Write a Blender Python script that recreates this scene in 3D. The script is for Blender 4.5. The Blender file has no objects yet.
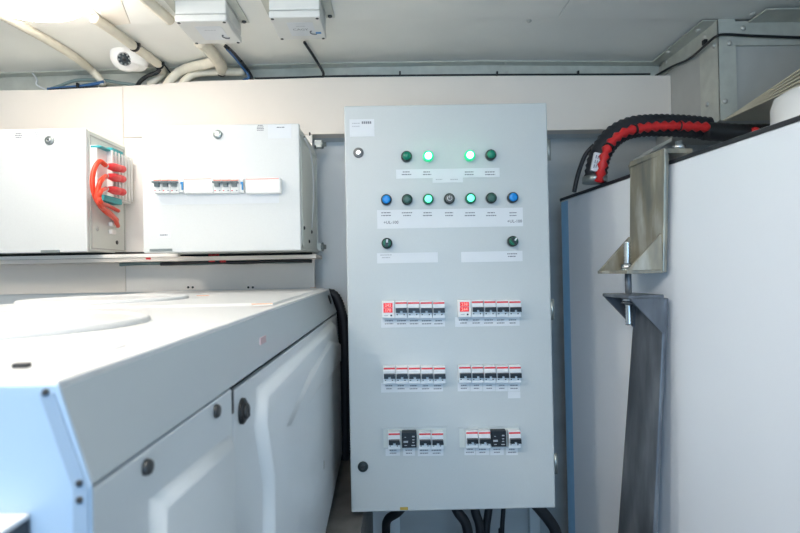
import bpy, bmesh, math, random
from mathutils import Vector, Matrix
random.seed(7)
SC = bpy.context.scene
COL = SC.collection
EYE = 1.2
F = 533.0
CAM = Vector((0, 0, EYE))

# ------------------------------------------------------------------ camera
yaw, pitch, roll = 5/533, 5.5/533, math.radians(1.1)
fwd = Vector((math.sin(yaw), math.cos(yaw), math.tan(pitch))).normalized()
r0 = fwd.cross(Vector((0, 0, 1))).normalized()
u0 = r0.cross(fwd)
RIGHT = r0*math.cos(roll) - u0*math.sin(roll)
UP = u0*math.cos(roll) + r0*math.sin(roll)
cd = bpy.data.cameras.new('camera')
cd.lens, cd.sensor_width = 24.0, 36.0
cd.clip_start = 0.02
cd.dof.use_dof = True
cd.dof.focus_distance = 1.6
cd.dof.aperture_fstop = 8.0
cam = bpy.data.objects.new('camera', cd)
COL.objects.link(cam)
cam.matrix_world = Matrix.Translation(CAM) @ Matrix((RIGHT, UP, -fwd)).transposed().to_4x4()
SC.camera = cam


def ray(px, py):
    return RIGHT*((px-400)/F) + UP*((266.5-py)/F) + fwd


def P(px, py, Y):
    d = ray(px, py)
    return CAM + d*(Y/d.y)


def PZ(px, py, z):
    d = ray(px, py)
    return CAM + d*((z-EYE)/d.z)


def PX(px, py, x):
    d = ray(px, py)
    return CAM + d*(x/d.x)


def PPL(px, py, p0, n):
    d = ray(px, py)
    return CAM + d*((p0-CAM).dot(n)/d.dot(n))


# --------------------------------------------------------------- materials
def lin(c):
    return tuple(((v/255)/12.92 if v/255 <= .04045 else ((v/255+.055)/1.055)**2.4) for v in c)


def mat(name, rgb, rough=.5, metal=0., var=.04, scale=8., bump=0., emit=0., emit_rgb=None, coat=0., stretch=None):
    m = bpy.data.materials.new(name)
    m.use_nodes = True
    nt = m.node_tree
    b = nt.nodes['Principled BSDF']
    c = lin(rgb)
    b.inputs['Roughness'].default_value = rough
    b.inputs['Metallic'].default_value = metal
    b.inputs['Coat Weight'].default_value = coat
    tc = nt.nodes.new('ShaderNodeTexCoord')
    mp = nt.nodes.new('ShaderNodeMapping')
    if stretch:
        mp.inputs['Scale'].default_value = stretch
    nt.links.new(tc.outputs['Object'], mp.inputs['Vector'])
    nz = nt.nodes.new('ShaderNodeTexNoise')
    nz.inputs['Scale'].default_value = scale
    nz.inputs['Detail'].default_value = 5
    nt.links.new(mp.outputs['Vector'], nz.inputs['Vector'])
    cr = nt.nodes.new('ShaderNodeValToRGB')
    cr.color_ramp.elements[0].position = .3
    cr.color_ramp.elements[1].position = .7
    cr.color_ramp.elements[0].color = (*[v*(1-var) for v in c], 1)
    cr.color_ramp.elements[1].color = (*[min(1, v*(1+var)) for v in c], 1)
    nt.links.new(nz.outputs['Fac'], cr.inputs['Fac'])
    nt.links.new(cr.outputs['Color'], b.inputs['Base Color'])
    if bump:
        bp = nt.nodes.new('ShaderNodeBump')
        bp.inputs['Strength'].default_value = bump
        bp.inputs['Distance'].default_value = .002
        nt.links.new(nz.outputs['Fac'], bp.inputs['Height'])
        nt.links.new(bp.outputs['Normal'], b.inputs['Normal'])
    if emit:
        b.inputs['Emission Color'].default_value = (*lin(emit_rgb or rgb), 1)
        b.inputs['Emission Strength'].default_value = emit
    return m


def steel_mat(name, a, b_, c_, rough):
    """bare steel with brownish mill-scale blotches"""
    m = mat(name, a, rough, .55, .0, 6)
    nt = m.node_tree
    bs = nt.nodes['Principled BSDF']
    nz = [n for n in nt.nodes if n.type == 'TEX_NOISE'][0]
    nz.inputs['Scale'].default_value = 9
    mp = [n for n in nt.nodes if n.type == 'MAPPING'][0]
    mp.inputs['Scale'].default_value = (2.2, 2.2, .55)
    cr = [n for n in nt.nodes if n.type == 'VALTORGB'][0]
    e = cr.color_ramp.elements
    e[0].position, e[1].position = .35, .68
    e[0].color = (*lin(a), 1)
    e[1].color = (*lin(b_), 1)
    k = e.new(.52)
    k.color = (*lin(c_), 1)
    mr = nt.nodes.new('ShaderNodeMapRange')
    mr.inputs['To Min'].default_value = rough-.12
    mr.inputs['To Max'].default_value = rough+.15
    nt.links.new(nz.outputs['Fac'], mr.inputs['Value'])
    nt.links.new(mr.outputs['Result'], bs.inputs['Roughness'])
    return m


M = {}
M['ceil'] = mat('ceiling_paint', (242, 243, 238), .42, 0, .03, 5)
M['header'] = mat('cream_panel', (242, 233, 223), .6, 0, .02, 4)
M['header_warm'] = mat('cream_panel_pale', (246, 241, 235), .6, 0, .02, 4)
M['recess'] = mat('grey_wall_paint', (214, 218, 219), .35, 0, .03, 3)
M['recess_lit'] = mat('wall_sheet_lit_tone', (238, 241, 242), .35, 0, .02, 3)  # wall half made paler to stand in for light reaching the recess
M['recess_g'] = mat('bare_wall_sheet', (186, 190, 191), .38, .3, .10, 4, stretch=(.5, 1, 3))
M['wall'] = mat('room_wall', (225, 225, 220), .6, 0, .02, 3)
M['floor'] = mat('floor_paint', (120, 125, 128), .6, 0, .1, 12)
M['plinth'] = mat('plinth_grey', (125, 122, 118), .7, 0, .15, 20)
M['cab'] = mat('cabinet_grey', (197, 203, 204), .38, 0, .012, 300, .08)
M['cabside'] = mat('cabinet_side', (226, 230, 230), .4, 0, .02, 40)
M['box'] = mat('box_white', (216, 219, 219), .4, 0, .012, 200, .05)
M['boxside'] = mat('box_side', (214, 219, 215), .42, 0, .012, 60)
M['white'] = mat('machine_white', (224, 226, 227), .3, 0, .012, 6)
M['machside'] = mat('machine_side', (218, 224, 228), .3, 0, .015, 5)
M['machend_tint'] = mat('machine_end_daylight_tint', (168, 194, 220), .35, 0, .02, 6)  # white end panel with the blue of the daylight put into its colour
M['tank'] = mat('tank_white', (234, 241, 250), .34, 0, .012, 3)
M['gasket'] = mat('gasket_black', (28, 32, 40), .5, 0, .1, 30)
M['black'] = mat('black_plastic', (24, 26, 29), .4, 0, .1, 30)
M['cable'] = mat('black_cable', (30, 33, 38), .45, 0, .15, 40)
M['bluecable'] = mat('blue_cable', (60, 105, 155), .45, 0, .1, 30)
M['greycable'] = mat('grey_green_cable', (120, 140, 140), .45, 0, .1, 30)
M['conduit'] = mat('cream_conduit', (228, 222, 205), .5, 0, .05, 30)
M['jbox'] = mat('junction_box_grey', (222, 223, 220), .42, 0, .02, 30)
M['lamp'] = mat('lamp_diffuser', (255, 250, 240), .4, 0, 0, 3, 0, 14.0, (255, 245, 235))
M['lamp_bright'] = mat('lamp_diffuser_bright', (255, 250, 240), .4, 0, 0, 3, 0, 27.0, (255, 244, 230))
M['lampbase'] = mat('lamp_base', (232, 226, 214), .5, 0, .03, 10)
M['plate'] = mat('galvanised', (205, 208, 200), .42, .25, .08, 25)
M['rivet'] = mat('rivet_metal', (205, 205, 200), .35, .5, .05, 20)
M['trunk'] = mat('trunk_panel', (192, 194, 191), .5, .1, .04, 14)
M['slat'] = mat('hood_slat', (205, 200, 182), .5, .1, .05, 20)
M['paper'] = mat('label_white', (220, 224, 228), .5, 0, .01, 30)
M['ink'] = mat('label_ink', (118, 123, 131), .6, 0, .05, 30)
M['ink_faint'] = mat('label_ink_faint', (178, 182, 188), .6, 0, .05, 30)
M['breaker'] = mat('breaker_body', (234, 238, 240), .4, 0, .02, 40)
M['breaker_w'] = mat('breaker_white', (240, 240, 238), .4, 0, .02, 40)
M['toggle'] = mat('toggle_dark', (12, 17, 24), .35, 0, .05, 40)
M['toggle_g'] = mat('toggle_grey', (95, 108, 112), .4, 0, .05, 40)
M['red'] = mat('red_stripe', (222, 52, 55), .45, 0, .03, 40)
M['redpale'] = mat('red_stripe_pale', (240, 140, 120), .45, 0, .03, 40)
M['redcable'] = mat('red_orange_cable', (232, 70, 42), .38, 0, .05, 20)
M['redplug'] = mat('red_plug', (232, 48, 55), .42, 0, .06, 60)
M['teal'] = mat('teal_connector', (52, 170, 178), .45, 0, .05, 40)
M['bluetab'] = mat('blue_tab', (50, 140, 200), .45, 0, .05, 40)
M['redhose'] = mat('red_hose', (206, 36, 38), .42, 0, .06, 60)
M['blackhose'] = mat('black_hose', (30, 33, 40), .55, 0, .12, 80)
M['display'] = mat('display_red', (215, 30, 30), .3, 0, .02, 40, 0, .2, (225, 22, 22))
M['digit'] = mat('display_digit', (255, 150, 135), .3, 0, 0, 40, 0, .75, (255, 150, 135))
M['bezel'] = mat('button_bezel', (40, 52, 54), .35, .2, .05, 40)
M['greenbez'] = mat('green_bezel', (14, 110, 82), .35, 0, .05, 40)
M['greenlit'] = mat('green_bezel_lit', (40, 190, 135), .3, 0, .04, 40, 0, .35, (40, 220, 140))
M['greenoff'] = mat('lens_green_unlit', (10, 128, 102), .22, 0, .04, 40, 0, .0)
M['greendark'] = mat('lens_dark_green', (50, 92, 82), .3, 0, .06, 60)
M['greenon'] = mat('lens_green_lit', (150, 255, 215), .3, 0, 0, 40, 0, 10.0, (105, 255, 178))
M['greenmid'] = mat('lens_green_glow', (120, 250, 215), .3, 0, 0, 40, 0, 1.5, (90, 250, 190))
M['bluelens'] = mat('lens_blue', (10, 134, 216), .25, 0, .03, 40)
M['greybtn'] = mat('button_grey', (110, 112, 112), .35, .2, .05, 40)
M['lock'] = mat('lock_metal', (150, 158, 158), .3, .8, .05, 40)
M['screw'] = mat('screw_dark', (70, 72, 74), .4, .6, .08, 60)
M['chrome'] = mat('bright_bolt', (205, 208, 210), .22, .95, .05, 60)
M['steel'] = steel_mat('bar_steel', (132, 134, 128), (202, 204, 198), (164, 158, 142), .36)
M['steel2'] = steel_mat('bar_steel_grey', (90, 96, 104), (132, 138, 144), (110, 116, 124), .42)
M['yellow'] = mat('yellow_tape', (190, 160, 70), .6, 0, .1, 40)
M['pink'] = mat('pink_mark', (205, 178, 182), .6, 0, .05, 40)
M['fin'] = mat('fin_grey', (176, 178, 178), .45, .2, .05, 40)
M['lens_glass'] = mat('camera_glass', (60, 70, 76), .12, .1, .05, 40)
M['camera_white'] = mat('camera_white', (244, 244, 242), .35, 0, .01, 20)
M['corner_blue'] = mat('blue_corner_light', (150, 205, 245), .3, 0, .03, 20)
M['orange'] = mat('orange_scrape', (240, 170, 120), .6, 0, .05, 40)


# ------------------------------------------------------------ mesh builder
class MB:
    def __init__(s):
        s.v, s.f, s.m, s.mats, s.smooth = [], [], [], [], []

    def mi(s, m):
        if m not in s.mats:
            s.mats.append(m)
        return s.mats.index(m)

    def add(s, vs, fs, m, smooth=False):
        o = len(s.v)
        s.v += [Vector(p) for p in vs]
        k = s.mi(m)
        for f in fs:
            s.f.append([i+o for i in f])
            s.m.append(k)
            s.smooth.append(smooth)
        return s

    def hexa(s, a, b, m):
        """a: 4 points ring, b: 4 points ring"""
        n = len(a)
        fs = [list(range(n))[::-1], list(range(n, 2*n))]
        for i in range(n):
            j = (i+1) % n
            fs.append([i, j, n+j, n+i])
        return s.add(list(a)+list(b), fs, m)

    def box(s, c, d, m, rot=None):
        c = Vector(c)
        hx, hy, hz = d[0]/2, d[1]/2, d[2]/2
        a = [(-hx, -hy, -hz), (hx, -hy, -hz), (hx, hy, -hz), (-hx, hy, -hz)]
        b = [(x, y, hz) for x, y, _ in a]
        R = rot or Matrix.Identity(3)
        return s.hexa([c+R@Vector(p) for p in a], [c+R@Vector(p) for p in b], m)

    def box2(s, lo, hi, m):
        lo, hi = Vector(lo), Vector(hi)
        return s.box((lo+hi)/2, [abs(hi[i]-lo[i]) for i in range(3)], m)

    def prism(s, pts, vec, m):
        pts = [Vector(p) for p in pts]
        vec = Vector(vec)
        return s.hexa(pts, [p+vec for p in pts], m)

    def lathe(s, base, axis, prof, m, n=24):
        """prof: list of (r, h) along axis; closed with caps"""
        base, ax = Vector(base), Vector(axis).normalized()
        e1 = ax.orthogonal().normalized()
        e2 = ax.cross(e1)
        vs, fs = [], []
        for r, h in prof:
            for i in range(n):
                a = 2*math.pi*i/n
                vs.append(base+ax*h+(e1*math.cos(a)+e2*math.sin(a))*r)
        for k in range(len(prof)-1):
            for i in range(n):
                j = (i+1) % n
                fs.append([k*n+i, k*n+j, (k+1)*n+j, (k+1)*n+i])
        s.add(vs, fs, m, True)
        o = len(vs)
        s.add(vs[:n], [list(range(n))[::-1]], m)
        s.add(vs[-n:], [list(range(n))], m)
        return s

    def cyl(s, p0, p1, r, m, n=16, r1=None):
        p0, p1 = Vector(p0), Vector(p1)
        L = (p1-p0).length
        return s.lathe(p0, p1-p0, [(r, 0), (r if r1 is None else r1, L)], m, n)

    def tube(s, pts, r, m, n=10, rib=0., pitch=.006, sub=8):
        pts = smooth_path(pts, sub)
        if rib:
            pts = resample(pts, pitch/2)
        N = len(pts)
        vs, fs = [], []
        t = (pts[1]-pts[0]).normalized()
        e1 = t.orthogonal().normalized()
        for k, p in enumerate(pts):
            t = (pts[min(k+1, N-1)]-pts[max(k-1, 0)]).normalized()
            e1 = (e1 - t*e1.dot(t)).normalized()
            e2 = t.cross(e1)
            rr = r - (rib if (rib and k % 2) else 0)
            for i in range(n):
                a = 2*math.pi*i/n
                vs.append(p+(e1*math.cos(a)+e2*math.sin(a))*rr)
        for k in range(N-1):
            for i in range(n):
                j = (i+1) % n
                fs.append([k*n+i, k*n+j, (k+1)*n+j, (k+1)*n+i])
        fs.append(list(range(n))[::-1])
        fs.append([(N-1)*n+i for i in range(n)])
        return s.add(vs, fs, m, True)


def smooth_path(pts, sub=8):
    pts = [Vector(p) for p in pts]
    if len(pts) < 3 or sub < 2:
        return pts
    e = [pts[0]*2-pts[1]] + pts + [pts[-1]*2-pts[-2]]
    out = []
    for i in range(1, len(e)-2):
        a, b, c, d = e[i-1:i+3]
        for k in range(sub):
            t = k/sub
            out.append(.5*((2*b)+(c-a)*t+(2*a-5*b+4*c-d)*t*t+(3*b-a-3*c+d)*t**3))
    out.append(pts[-1])
    return out


def resample(pts, step):
    out, acc = [pts[0]], 0.
    for a, b in zip(pts, pts[1:]):
        L = (b-a).length
        pos = step-acc
        while pos <= L:
            out.append(a.lerp(b, pos/L))
            pos += step
        acc = L-(pos-step)
    return out


WL = {}


def obj(name, mb, parent=None, bevel=0., seg=2, label=None, subsurf=0):
    xs = [min(v[i] for v in mb.v) for i in range(3)]
    xe = [max(v[i] for v in mb.v) for i in range(3)]
    c = Vector([(a+b)/2 for a, b in zip(xs, xe)])
    if parent is None:
        c.z = xs[2]
    me = bpy.data.meshes.new(name)
    me.from_pydata([v-c for v in mb.v], [], mb.f)
    for m in mb.mats:
        me.materials.append(m)
    me.polygons.foreach_set('material_index', mb.m)
    me.polygons.foreach_set('use_smooth', mb.smooth)
    bm = bmesh.new()
    bm.from_mesh(me)
    bmesh.ops.remove_doubles(bm, verts=bm.verts, dist=1e-6)
    bmesh.ops.recalc_face_normals(bm, faces=bm.faces)
    bm.to_mesh(me)
    bm.free()
    me.update()
    o = bpy.data.objects.new(name, me)
    COL.objects.link(o)
    WL[o.name] = c
    if parent is not None:
        o.parent = parent
        o.location = c - WL[parent.name]
    else:
        o.location = c
    if bevel:
        b = o.modifiers.new('bevel', 'BEVEL')
        b.width, b.segments, b.limit_method, b.angle_limit = bevel, seg, 'ANGLE', math.radians(40)
        b.harden_normals = False
    if label:
        o['label'] = label
    return o


def tag(o, label, cat, group=None):
    o['label'], o['category'] = label, cat
    if group:
        o['group'] = group
    return o


def thing(name, loc, label, cat, group=None):
    o = bpy.data.objects.new(name, None)
    o.empty_display_size = .05
    COL.objects.link(o)
    o.location = Vector(loc)
    WL[o.name] = Vector(loc)
    return tag(o, label, cat, group)


def struct(name, mb, bevel=0.):
    o = obj(name, mb, None, bevel)
    o['kind'] = 'structure'
    return o


def dup_part(o, parent, delta):
    """copy of a part and its sub-parts, moved by delta, in the same or another parent"""
    c = o.copy()
    COL.objects.link(c)
    c.parent = parent
    WL[c.name] = WL[o.name]+Vector(delta)
    c.location = WL[c.name]-WL[parent.name]
    for ch in o.children:
        d = ch.copy()
        COL.objects.link(d)
        d.parent = c
        WL[d.name] = WL[ch.name]+Vector(delta)
    return c


def text_mesh(mb, s, c, height, m, xdir=(1, 0, 0), zdir=(0, 0, 1), thick=.0006, bold=0.):
    cu = bpy.data.curves.new('t', 'FONT')
    cu.body = s
    cu.align_x, cu.align_y = 'CENTER', 'CENTER'
    cu.size = height/.72
    cu.offset = bold
    cu.resolution_u = 2
    o = bpy.data.objects.new('t', cu)
    COL.objects.link(o)
    dg = bpy.context.evaluated_depsgraph_get()
    me = bpy.data.meshes.new_from_object(o.evaluated_get(dg))
    x, z = Vector(xdir), Vector(zdir)
    c = Vector(c)
    vs = [c+x*v.co.x+z*v.co.y for v in me.vertices]
    mb.add(vs, [list(p.vertices) for p in me.polygons], m)
    bpy.data.objects.remove(o)
    bpy.data.curves.remove(cu)
    bpy.data.meshes.remove(me)
    return mb


def scribble(mb, c, w, rows, rowh, m, xdir=(1, 0, 0), zdir=(0, 0, 1), h=None):
    """small unreadable print: rows of word-like marks, centred"""
    c, x, z = Vector(c), Vector(xdir), Vector(zdir)
    n = x.cross(z)
    h = h or rowh*.45
    for r in range(rows):
        zz = ((rows-1)/2-r)*rowh
        ww = w*random.uniform(.65, 1.)
        p = -ww/2
        while p < ww/2:
            L = min(random.uniform(.1, .28)*w, ww/2-p)
            if L > w*.04:
                a = c+x*p+z*(zz-h/2)
                mb.add([a, a+x*L, a+x*L+z*h, a+z*h], [[0, 1, 2, 3]], m)
            p += L+w*.035
    return mb


# ============================================================ THE SETTING
zc = EYE+.792            # ceiling
YH, YW = 1.95, 2.075      # header front, recessed wall
XT = P(671.5, 98, YH).x  # trunk side


def ceil_z(x):
    if x < -.35:
        return zc-.016*(-.35-x)
    if x > .35:
        return zc-.02*(x-.35)
    return zc


mb = MB()
mb.box2((-2.1, -2.4, -.1), (2.1, 2.3, 0), M['floor'])
struct('floor', mb)
mb = MB()
xs = [-2.1, -1.2, -.35, .35, 1.2, 2.1]
for a, b in zip(xs, xs[1:]):
    mb.hexa([(a, -2.4, ceil_z(a)), (b, -2.4, ceil_z(b)), (b, 2.3, ceil_z(b)), (a, 2.3, ceil_z(a))],
            [(a, -2.4, 2.2), (b, -2.4, 2.2), (b, 2.3, 2.2), (a, 2.3, 2.2)], M['ceil'])
struct('ceiling', mb)
# ceiling sheets nearer than the cross seam
YS = 1.655


def sheet(x0, x1, y0, y1, name):
    mb = MB()
    k = [x0]+[x for x in xs if x0 < x < x1]+[x1]
    for a, b in zip(k, k[1:]):
        za, zb = ceil_z(a), ceil_z(b)
        mb.hexa([(a, y0, za-.004), (b, y0, zb-.004), (b, y1, zb-.004), (a, y1, za-.004)],
                [(a, y0, za-.0), (b, y0, zb-.0), (b, y1, zb-.0), (a, y1, za-.0)], M['ceil'])
    struct(name, mb)


sheet(-2.05, -.865, -2.3, YS, 'trim_1')
sheet(-.86, -.232, -2.3, YS, 'trim_2')
sheet(-.228, .52, -2.3, YS, 'trim_3')
sheet(.526, 1.9, -2.3, YS, 'trim_4')
mb = MB()
mb.box2((-2.1, YW, 0), (0, 2.3, 2.0), M['recess_lit'])
mb.box2((0, YW, 0), (2.1, 2.3, 2.0), M['recess_g'])
struct('wall_back', mb)
mb = MB()
mb.box2((-2.1, -2.4, 0), (-1.95, 2.3, 2.0), M['wall'])
struct('wall_left', mb)
mb = MB()
mb.box2((1.95, -2.4, 0), (2.1, 2.3, 2.0), M['wall'])
struct('wall_right', mb)
mb = MB()
mb.box2((-2.1, -2.4, 0), (-.75, -2.3, 2.0), M['wall'])
mb.box2((.75, -2.4, 0), (2.1, -2.3, 2.0), M['wall'])
mb.box2((-.75, -2.4, 1.85), (.75, -2.3, 2.0), M['wall'])
struct('wall_front', mb)

# header panels (cream), top edge follows the slightly sagging deck
zhb = P(430, 132.3, YH).z


def header(px0, px1, tops, m, name, xend=None):
    pts = [P(px, py, YH) for px, py in tops]
    if xend:
        pts[-1].x = xend
    poly = [Vector((pts[0].x, YH, zhb))]+[Vector((p.x, YH, p.z)) for p in pts]+[Vector((pts[-1].x, YH, zhb))]
    mb = MB()
    mb.prism(poly, (0, .06, 0), m)
    return struct(name, mb)


header(0, 0, [(-150, 95), (0, 90.6), (50, 90), (122.6, 86.3)], M['header'], 'wall_back_header_1')
header(0, 0, [(123.1, 86.3), (200, 81.3), (330, 77.6), (500, 76.2), (672, 75.6)], M['header'], 'wall_back_header_2', XT-.002)
# underside return of the header down to the recessed wall
mb = MB()
mb.box2((P(-150, 90, YH).x, YH+.06, zhb), (XT-.002, YW, zhb+.02), M['recess'])
struct('trim_5', mb)
# cream panel below the header, behind the wall boxes
xpr = P(314.5, 275, YH).x
xs0 = P(124, 138, YH).x
zlb = P(60, 293.5, YH).z
mb = MB()
mb.box2((-1.95, YH, zlb), (xs0-.001, YH+.02, zhb), M['header'])
struct('wall_back_panel_1', mb)
mb = MB()
mb.box2((xs0+.001, YH, zlb), (xpr, YH+.02, zhb-.002), M['header_warm'])
struct('wall_back_panel_2', mb)
mb = MB()
mb.box2((-1.95, YH+.01, .2), (xpr-.01, YH+.03, zlb), M['recess'])
struct('wall_back_panel_3', mb)
# angle flange along ceiling and wall
mb = MB()
k = [-1.95]+xs[1:4]+[XT]
for a, b in zip(k, k[1:]):
    za, zb = ceil_z(a), ceil_z(b)
    mb.hexa([(a, YW-.075, za-.004), (b, YW-.075, zb-.004), (b, YW-.075, zb), (a, YW-.075, za)],
            [(a, YW-.03, za-.004), (b, YW-.03, zb-.004), (b, YW-.03, zb), (a, YW-.03, za)], M['plate'])
    mb.hexa([(a, YW-.036, za-.10), (b, YW-.036, zb-.10), (b, YW-.036, zb), (a, YW-.036, za)],
            [(a, YW-.03, za-.10), (b, YW-.03, zb-.10), (b, YW-.03, zb), (a, YW-.03, za)], M['plate'])
struct('trim_6', mb)
# plinth under the machine
zpl = EYE-.69
mb = MB()
mb.box2((-1.2, .2, 0), (-.112, YW-.002, zpl), M['plinth'])
mb.box2((-.112, .2, 0), (-.104, YW-.002, zpl+.006), M['plinth'])
struct('trim_7', mb)

# rivets in the ceiling: one mushroom head each
rv = None
for i, (px, py, Y) in enumerate([(346, 65, 0), (506, 63, 0), (347, 75.5, 1), (507, 73.5, 1), (529, 21.5, 0)]):
    if Y == 0:
        p = PZ(px, py, ceil_z(.1)-.004)
        p.z = ceil_z(p.x)-(.004 if p.y > YW-.09 else 0)
        ax = (0, 0, -1)
    else:
        p = P(px, py, YW-.036)
        ax = (0, -1, 0)
    mb = MB()
    mb.lathe(p, ax, [(.008, 0), (.008, .002), (.005, .005), (.001, .006)], M['rivet'], 12)
    o = obj('rivet', mb)
    tag(o, ['round rivet head on the ceiling flange above the cabinet lock corner',
            'round rivet head on the ceiling flange above the cabinet hinge side',
            'round rivet head on the wall flange above the cabinet lock corner',
            'round rivet head on the wall flange above the cabinet hinge side',
            'lone rivet head on the ceiling just behind the cross seam'][i], 'rivet')

# ========================================================= CONTROL CABINET
YC = 1.50
S = YC/F
xl, xr = P(347.6, 308, YC).x, P(551.2, 308, YC).x
zt, zb = P(449, 104.3, YC).z, P(451, 510.2, YC).z
cab = thing('control_cabinet', ((xl+xr)/2, 1.7, zb),
            'tall light grey electrical control cabinet with indicator lamps and breaker rows', 'electrical cabinet')
mb = MB()
mb.box2((xl+.006, YC+.02, zb+.003), (xr-.006, YH-.001, zt-.003), M['cabside'])
obj('body', mb, cab, .003)
mb = MB()
mb.box2((xl, YC, zb), (xr, YC+.018, zt), M['cab'])
obj('door', mb, cab, .004, 3)
yf = YC


def C(px, py, off=0.):
    p = P(px, py, YC)
    p.y = YC-off
    return p


# hinges on the edge
for y0, y1 in ((139, 160), (299, 320), (454, 474)):
    a, b = C(551.5, y0), C(551.5, y1)
    mb = MB()
    mb.cyl((xr+.004, YC+.004, b.z), (xr+.004, YC+.004, a.z), .0055, M['lock'], 12)
    mb.box2((xr-.004, YC+.002, b.z+.004), (xr+.006, YC+.016, a.z-.004), M['lock'])
    obj('hinge', mb, cab)


def lock(px, py, r, face, core, par, at):
    p = at(px, py)
    mb = MB()
    mb.lathe(p, (0, -1, 0), [(r, 0), (r, .004), (r*.85, .006), (r*.55, .006)], face, 20)
    o = obj('lock', mb, par)
    mb = MB()
    mb.lathe(p+Vector((0, -.006, 0)), (0, -1, 0), [(r*.5, 0), (r*.5, .0015), (r*.35, .002)], core, 16)
    mb.box(p+Vector((r*-.12, -.0082, r*.05)), (r*.4, .001, r*.16), M['black'])
    obj('keyway', mb, o)
    return o


lock(358.5, 153, .0145, M['greybtn'], M['chrome'], cab, C)
lock(363, 466.3, .0145, M['bezel'], M['screw'], cab, C)
# yellow tape scrap at the lower edge
mb = MB()
a, b = C(400, 507), C(408, 509.8)
mb.box2((a.x, yf-.0006, b.z), (b.x, yf, a.z), M['yellow'])
obj('tape_scrap', mb, cab, label='scrap of yellow tape')


def label_strip(x0, y0, x1, y1, par=cab, at=C, cells=(), rows=2, cw=9, ink='ink', dy=0, name='label_strip', rowpx=3.0, extra=None):
    a, b = at(x0, y0), at(x1, y1)
    mb = MB()
    th_ = .0011 if x0 == 432.5 else .0007
    mb.box2((a.x, a.y-th_, b.z), (b.x, a.y, a.z), M['paper'])
    o = obj(name, mb, par)
    sc_ = (b.x-a.x)/(x1-x0)
    for cx in cells:
        mb = MB()
        p = at(cx, (y0+y1)/2+dy)
        p.y = a.y-th_-.0002
        scribble(mb, p, cw*sc_, rows, rowpx*sc_, M[ink], h=1.0*sc_)
        if mb.v:
            obj('print', mb, o)
    if extra:
        for s, cx, cy, h in extra:
            mb = MB()
            p = at(cx, cy)
            p.y = a.y-.0009
            text_mesh(mb, s, p, h*sc_, M['ink'], bold=.0002)
            obj('print', mb, o)
    return o


label_strip(349.5, 119.5, 374.5, 136.5, cells=(356, ), dy=-3, cw=10, ink='ink_faint', name='rating_plate',
            extra=None)
mb = MB()
p = C(366.5, 122.8, .0012)
for k in range(5):
    mb.box(p+Vector(((k-2)*2.0*S, 0, 0)), (1.5*S, .0004, 2.4*S), M['ink'])
obj('maker_mark', mb, cab)
label_strip(396, 169.7, 499.6, 177.0, cells=(406.5, 427, 469, 490), rows=2, cw=11, rowpx=2.6)
label_strip(432.5, 176.8, 463, 182.4, cells=(439, 454), rows=1, cw=9, ink='ink_faint')
label_strip(377, 210.2, 523, 226.2, cells=(386, 407, 427.5, 449, 470, 491, 513), dy=-4, rows=2, cw=11, rowpx=2.8,
            extra=[('+UL-100', 391, 222.6, 3.0), ('+UL-100', 514.5, 221.4, 3.0)])
label_strip(377, 253.3, 438, 262.3, cells=(386,), dy=-1.5, rows=2, cw=12, ink='ink_faint', rowpx=2.6)
label_strip(461, 252.0, 522.5, 261.2, cells=(512,), dy=-1.5, rows=2, cw=12, rowpx=2.6)
label_strip(381, 318.0, 445, 326.4, cells=(389, 401.5, 414, 426.5, 438.5), cw=9.5)
label_strip(455, 317.2, 519.5, 325.6, cells=(463.5, 476, 488.5, 500.5, 512.5), cw=9.5)
label_strip(381, 383.0, 443, 391.2, cells=(389, 401, 413.5, 425.5, 437.5), cw=8)
for a in (457.5, 470.2, 482.9, 495.4, 507.8):
    label_strip(a, 382.4, a+12.3, 391, cells=(a+6.2,), cw=8)
label_strip(507.8, 391.6, 520.3, 398, cells=(), name='label_strip')
label_strip(385.5, 447.6, 400, 455.4, cells=(393,), cw=10)
label_strip(403, 447.6, 415, 455.4, cells=(409,), cw=9.5)
label_strip(417.6, 447.6, 443.4, 455.4, cells=(424, 436.5), cw=10)
for a, b in ((464.2, 475.3), (475.8, 489.3), (490, 503.7), (506, 517.8)):
    label_strip(a, 446.4, b, 454.8, cells=((a+b)/2,), cw=9)


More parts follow.
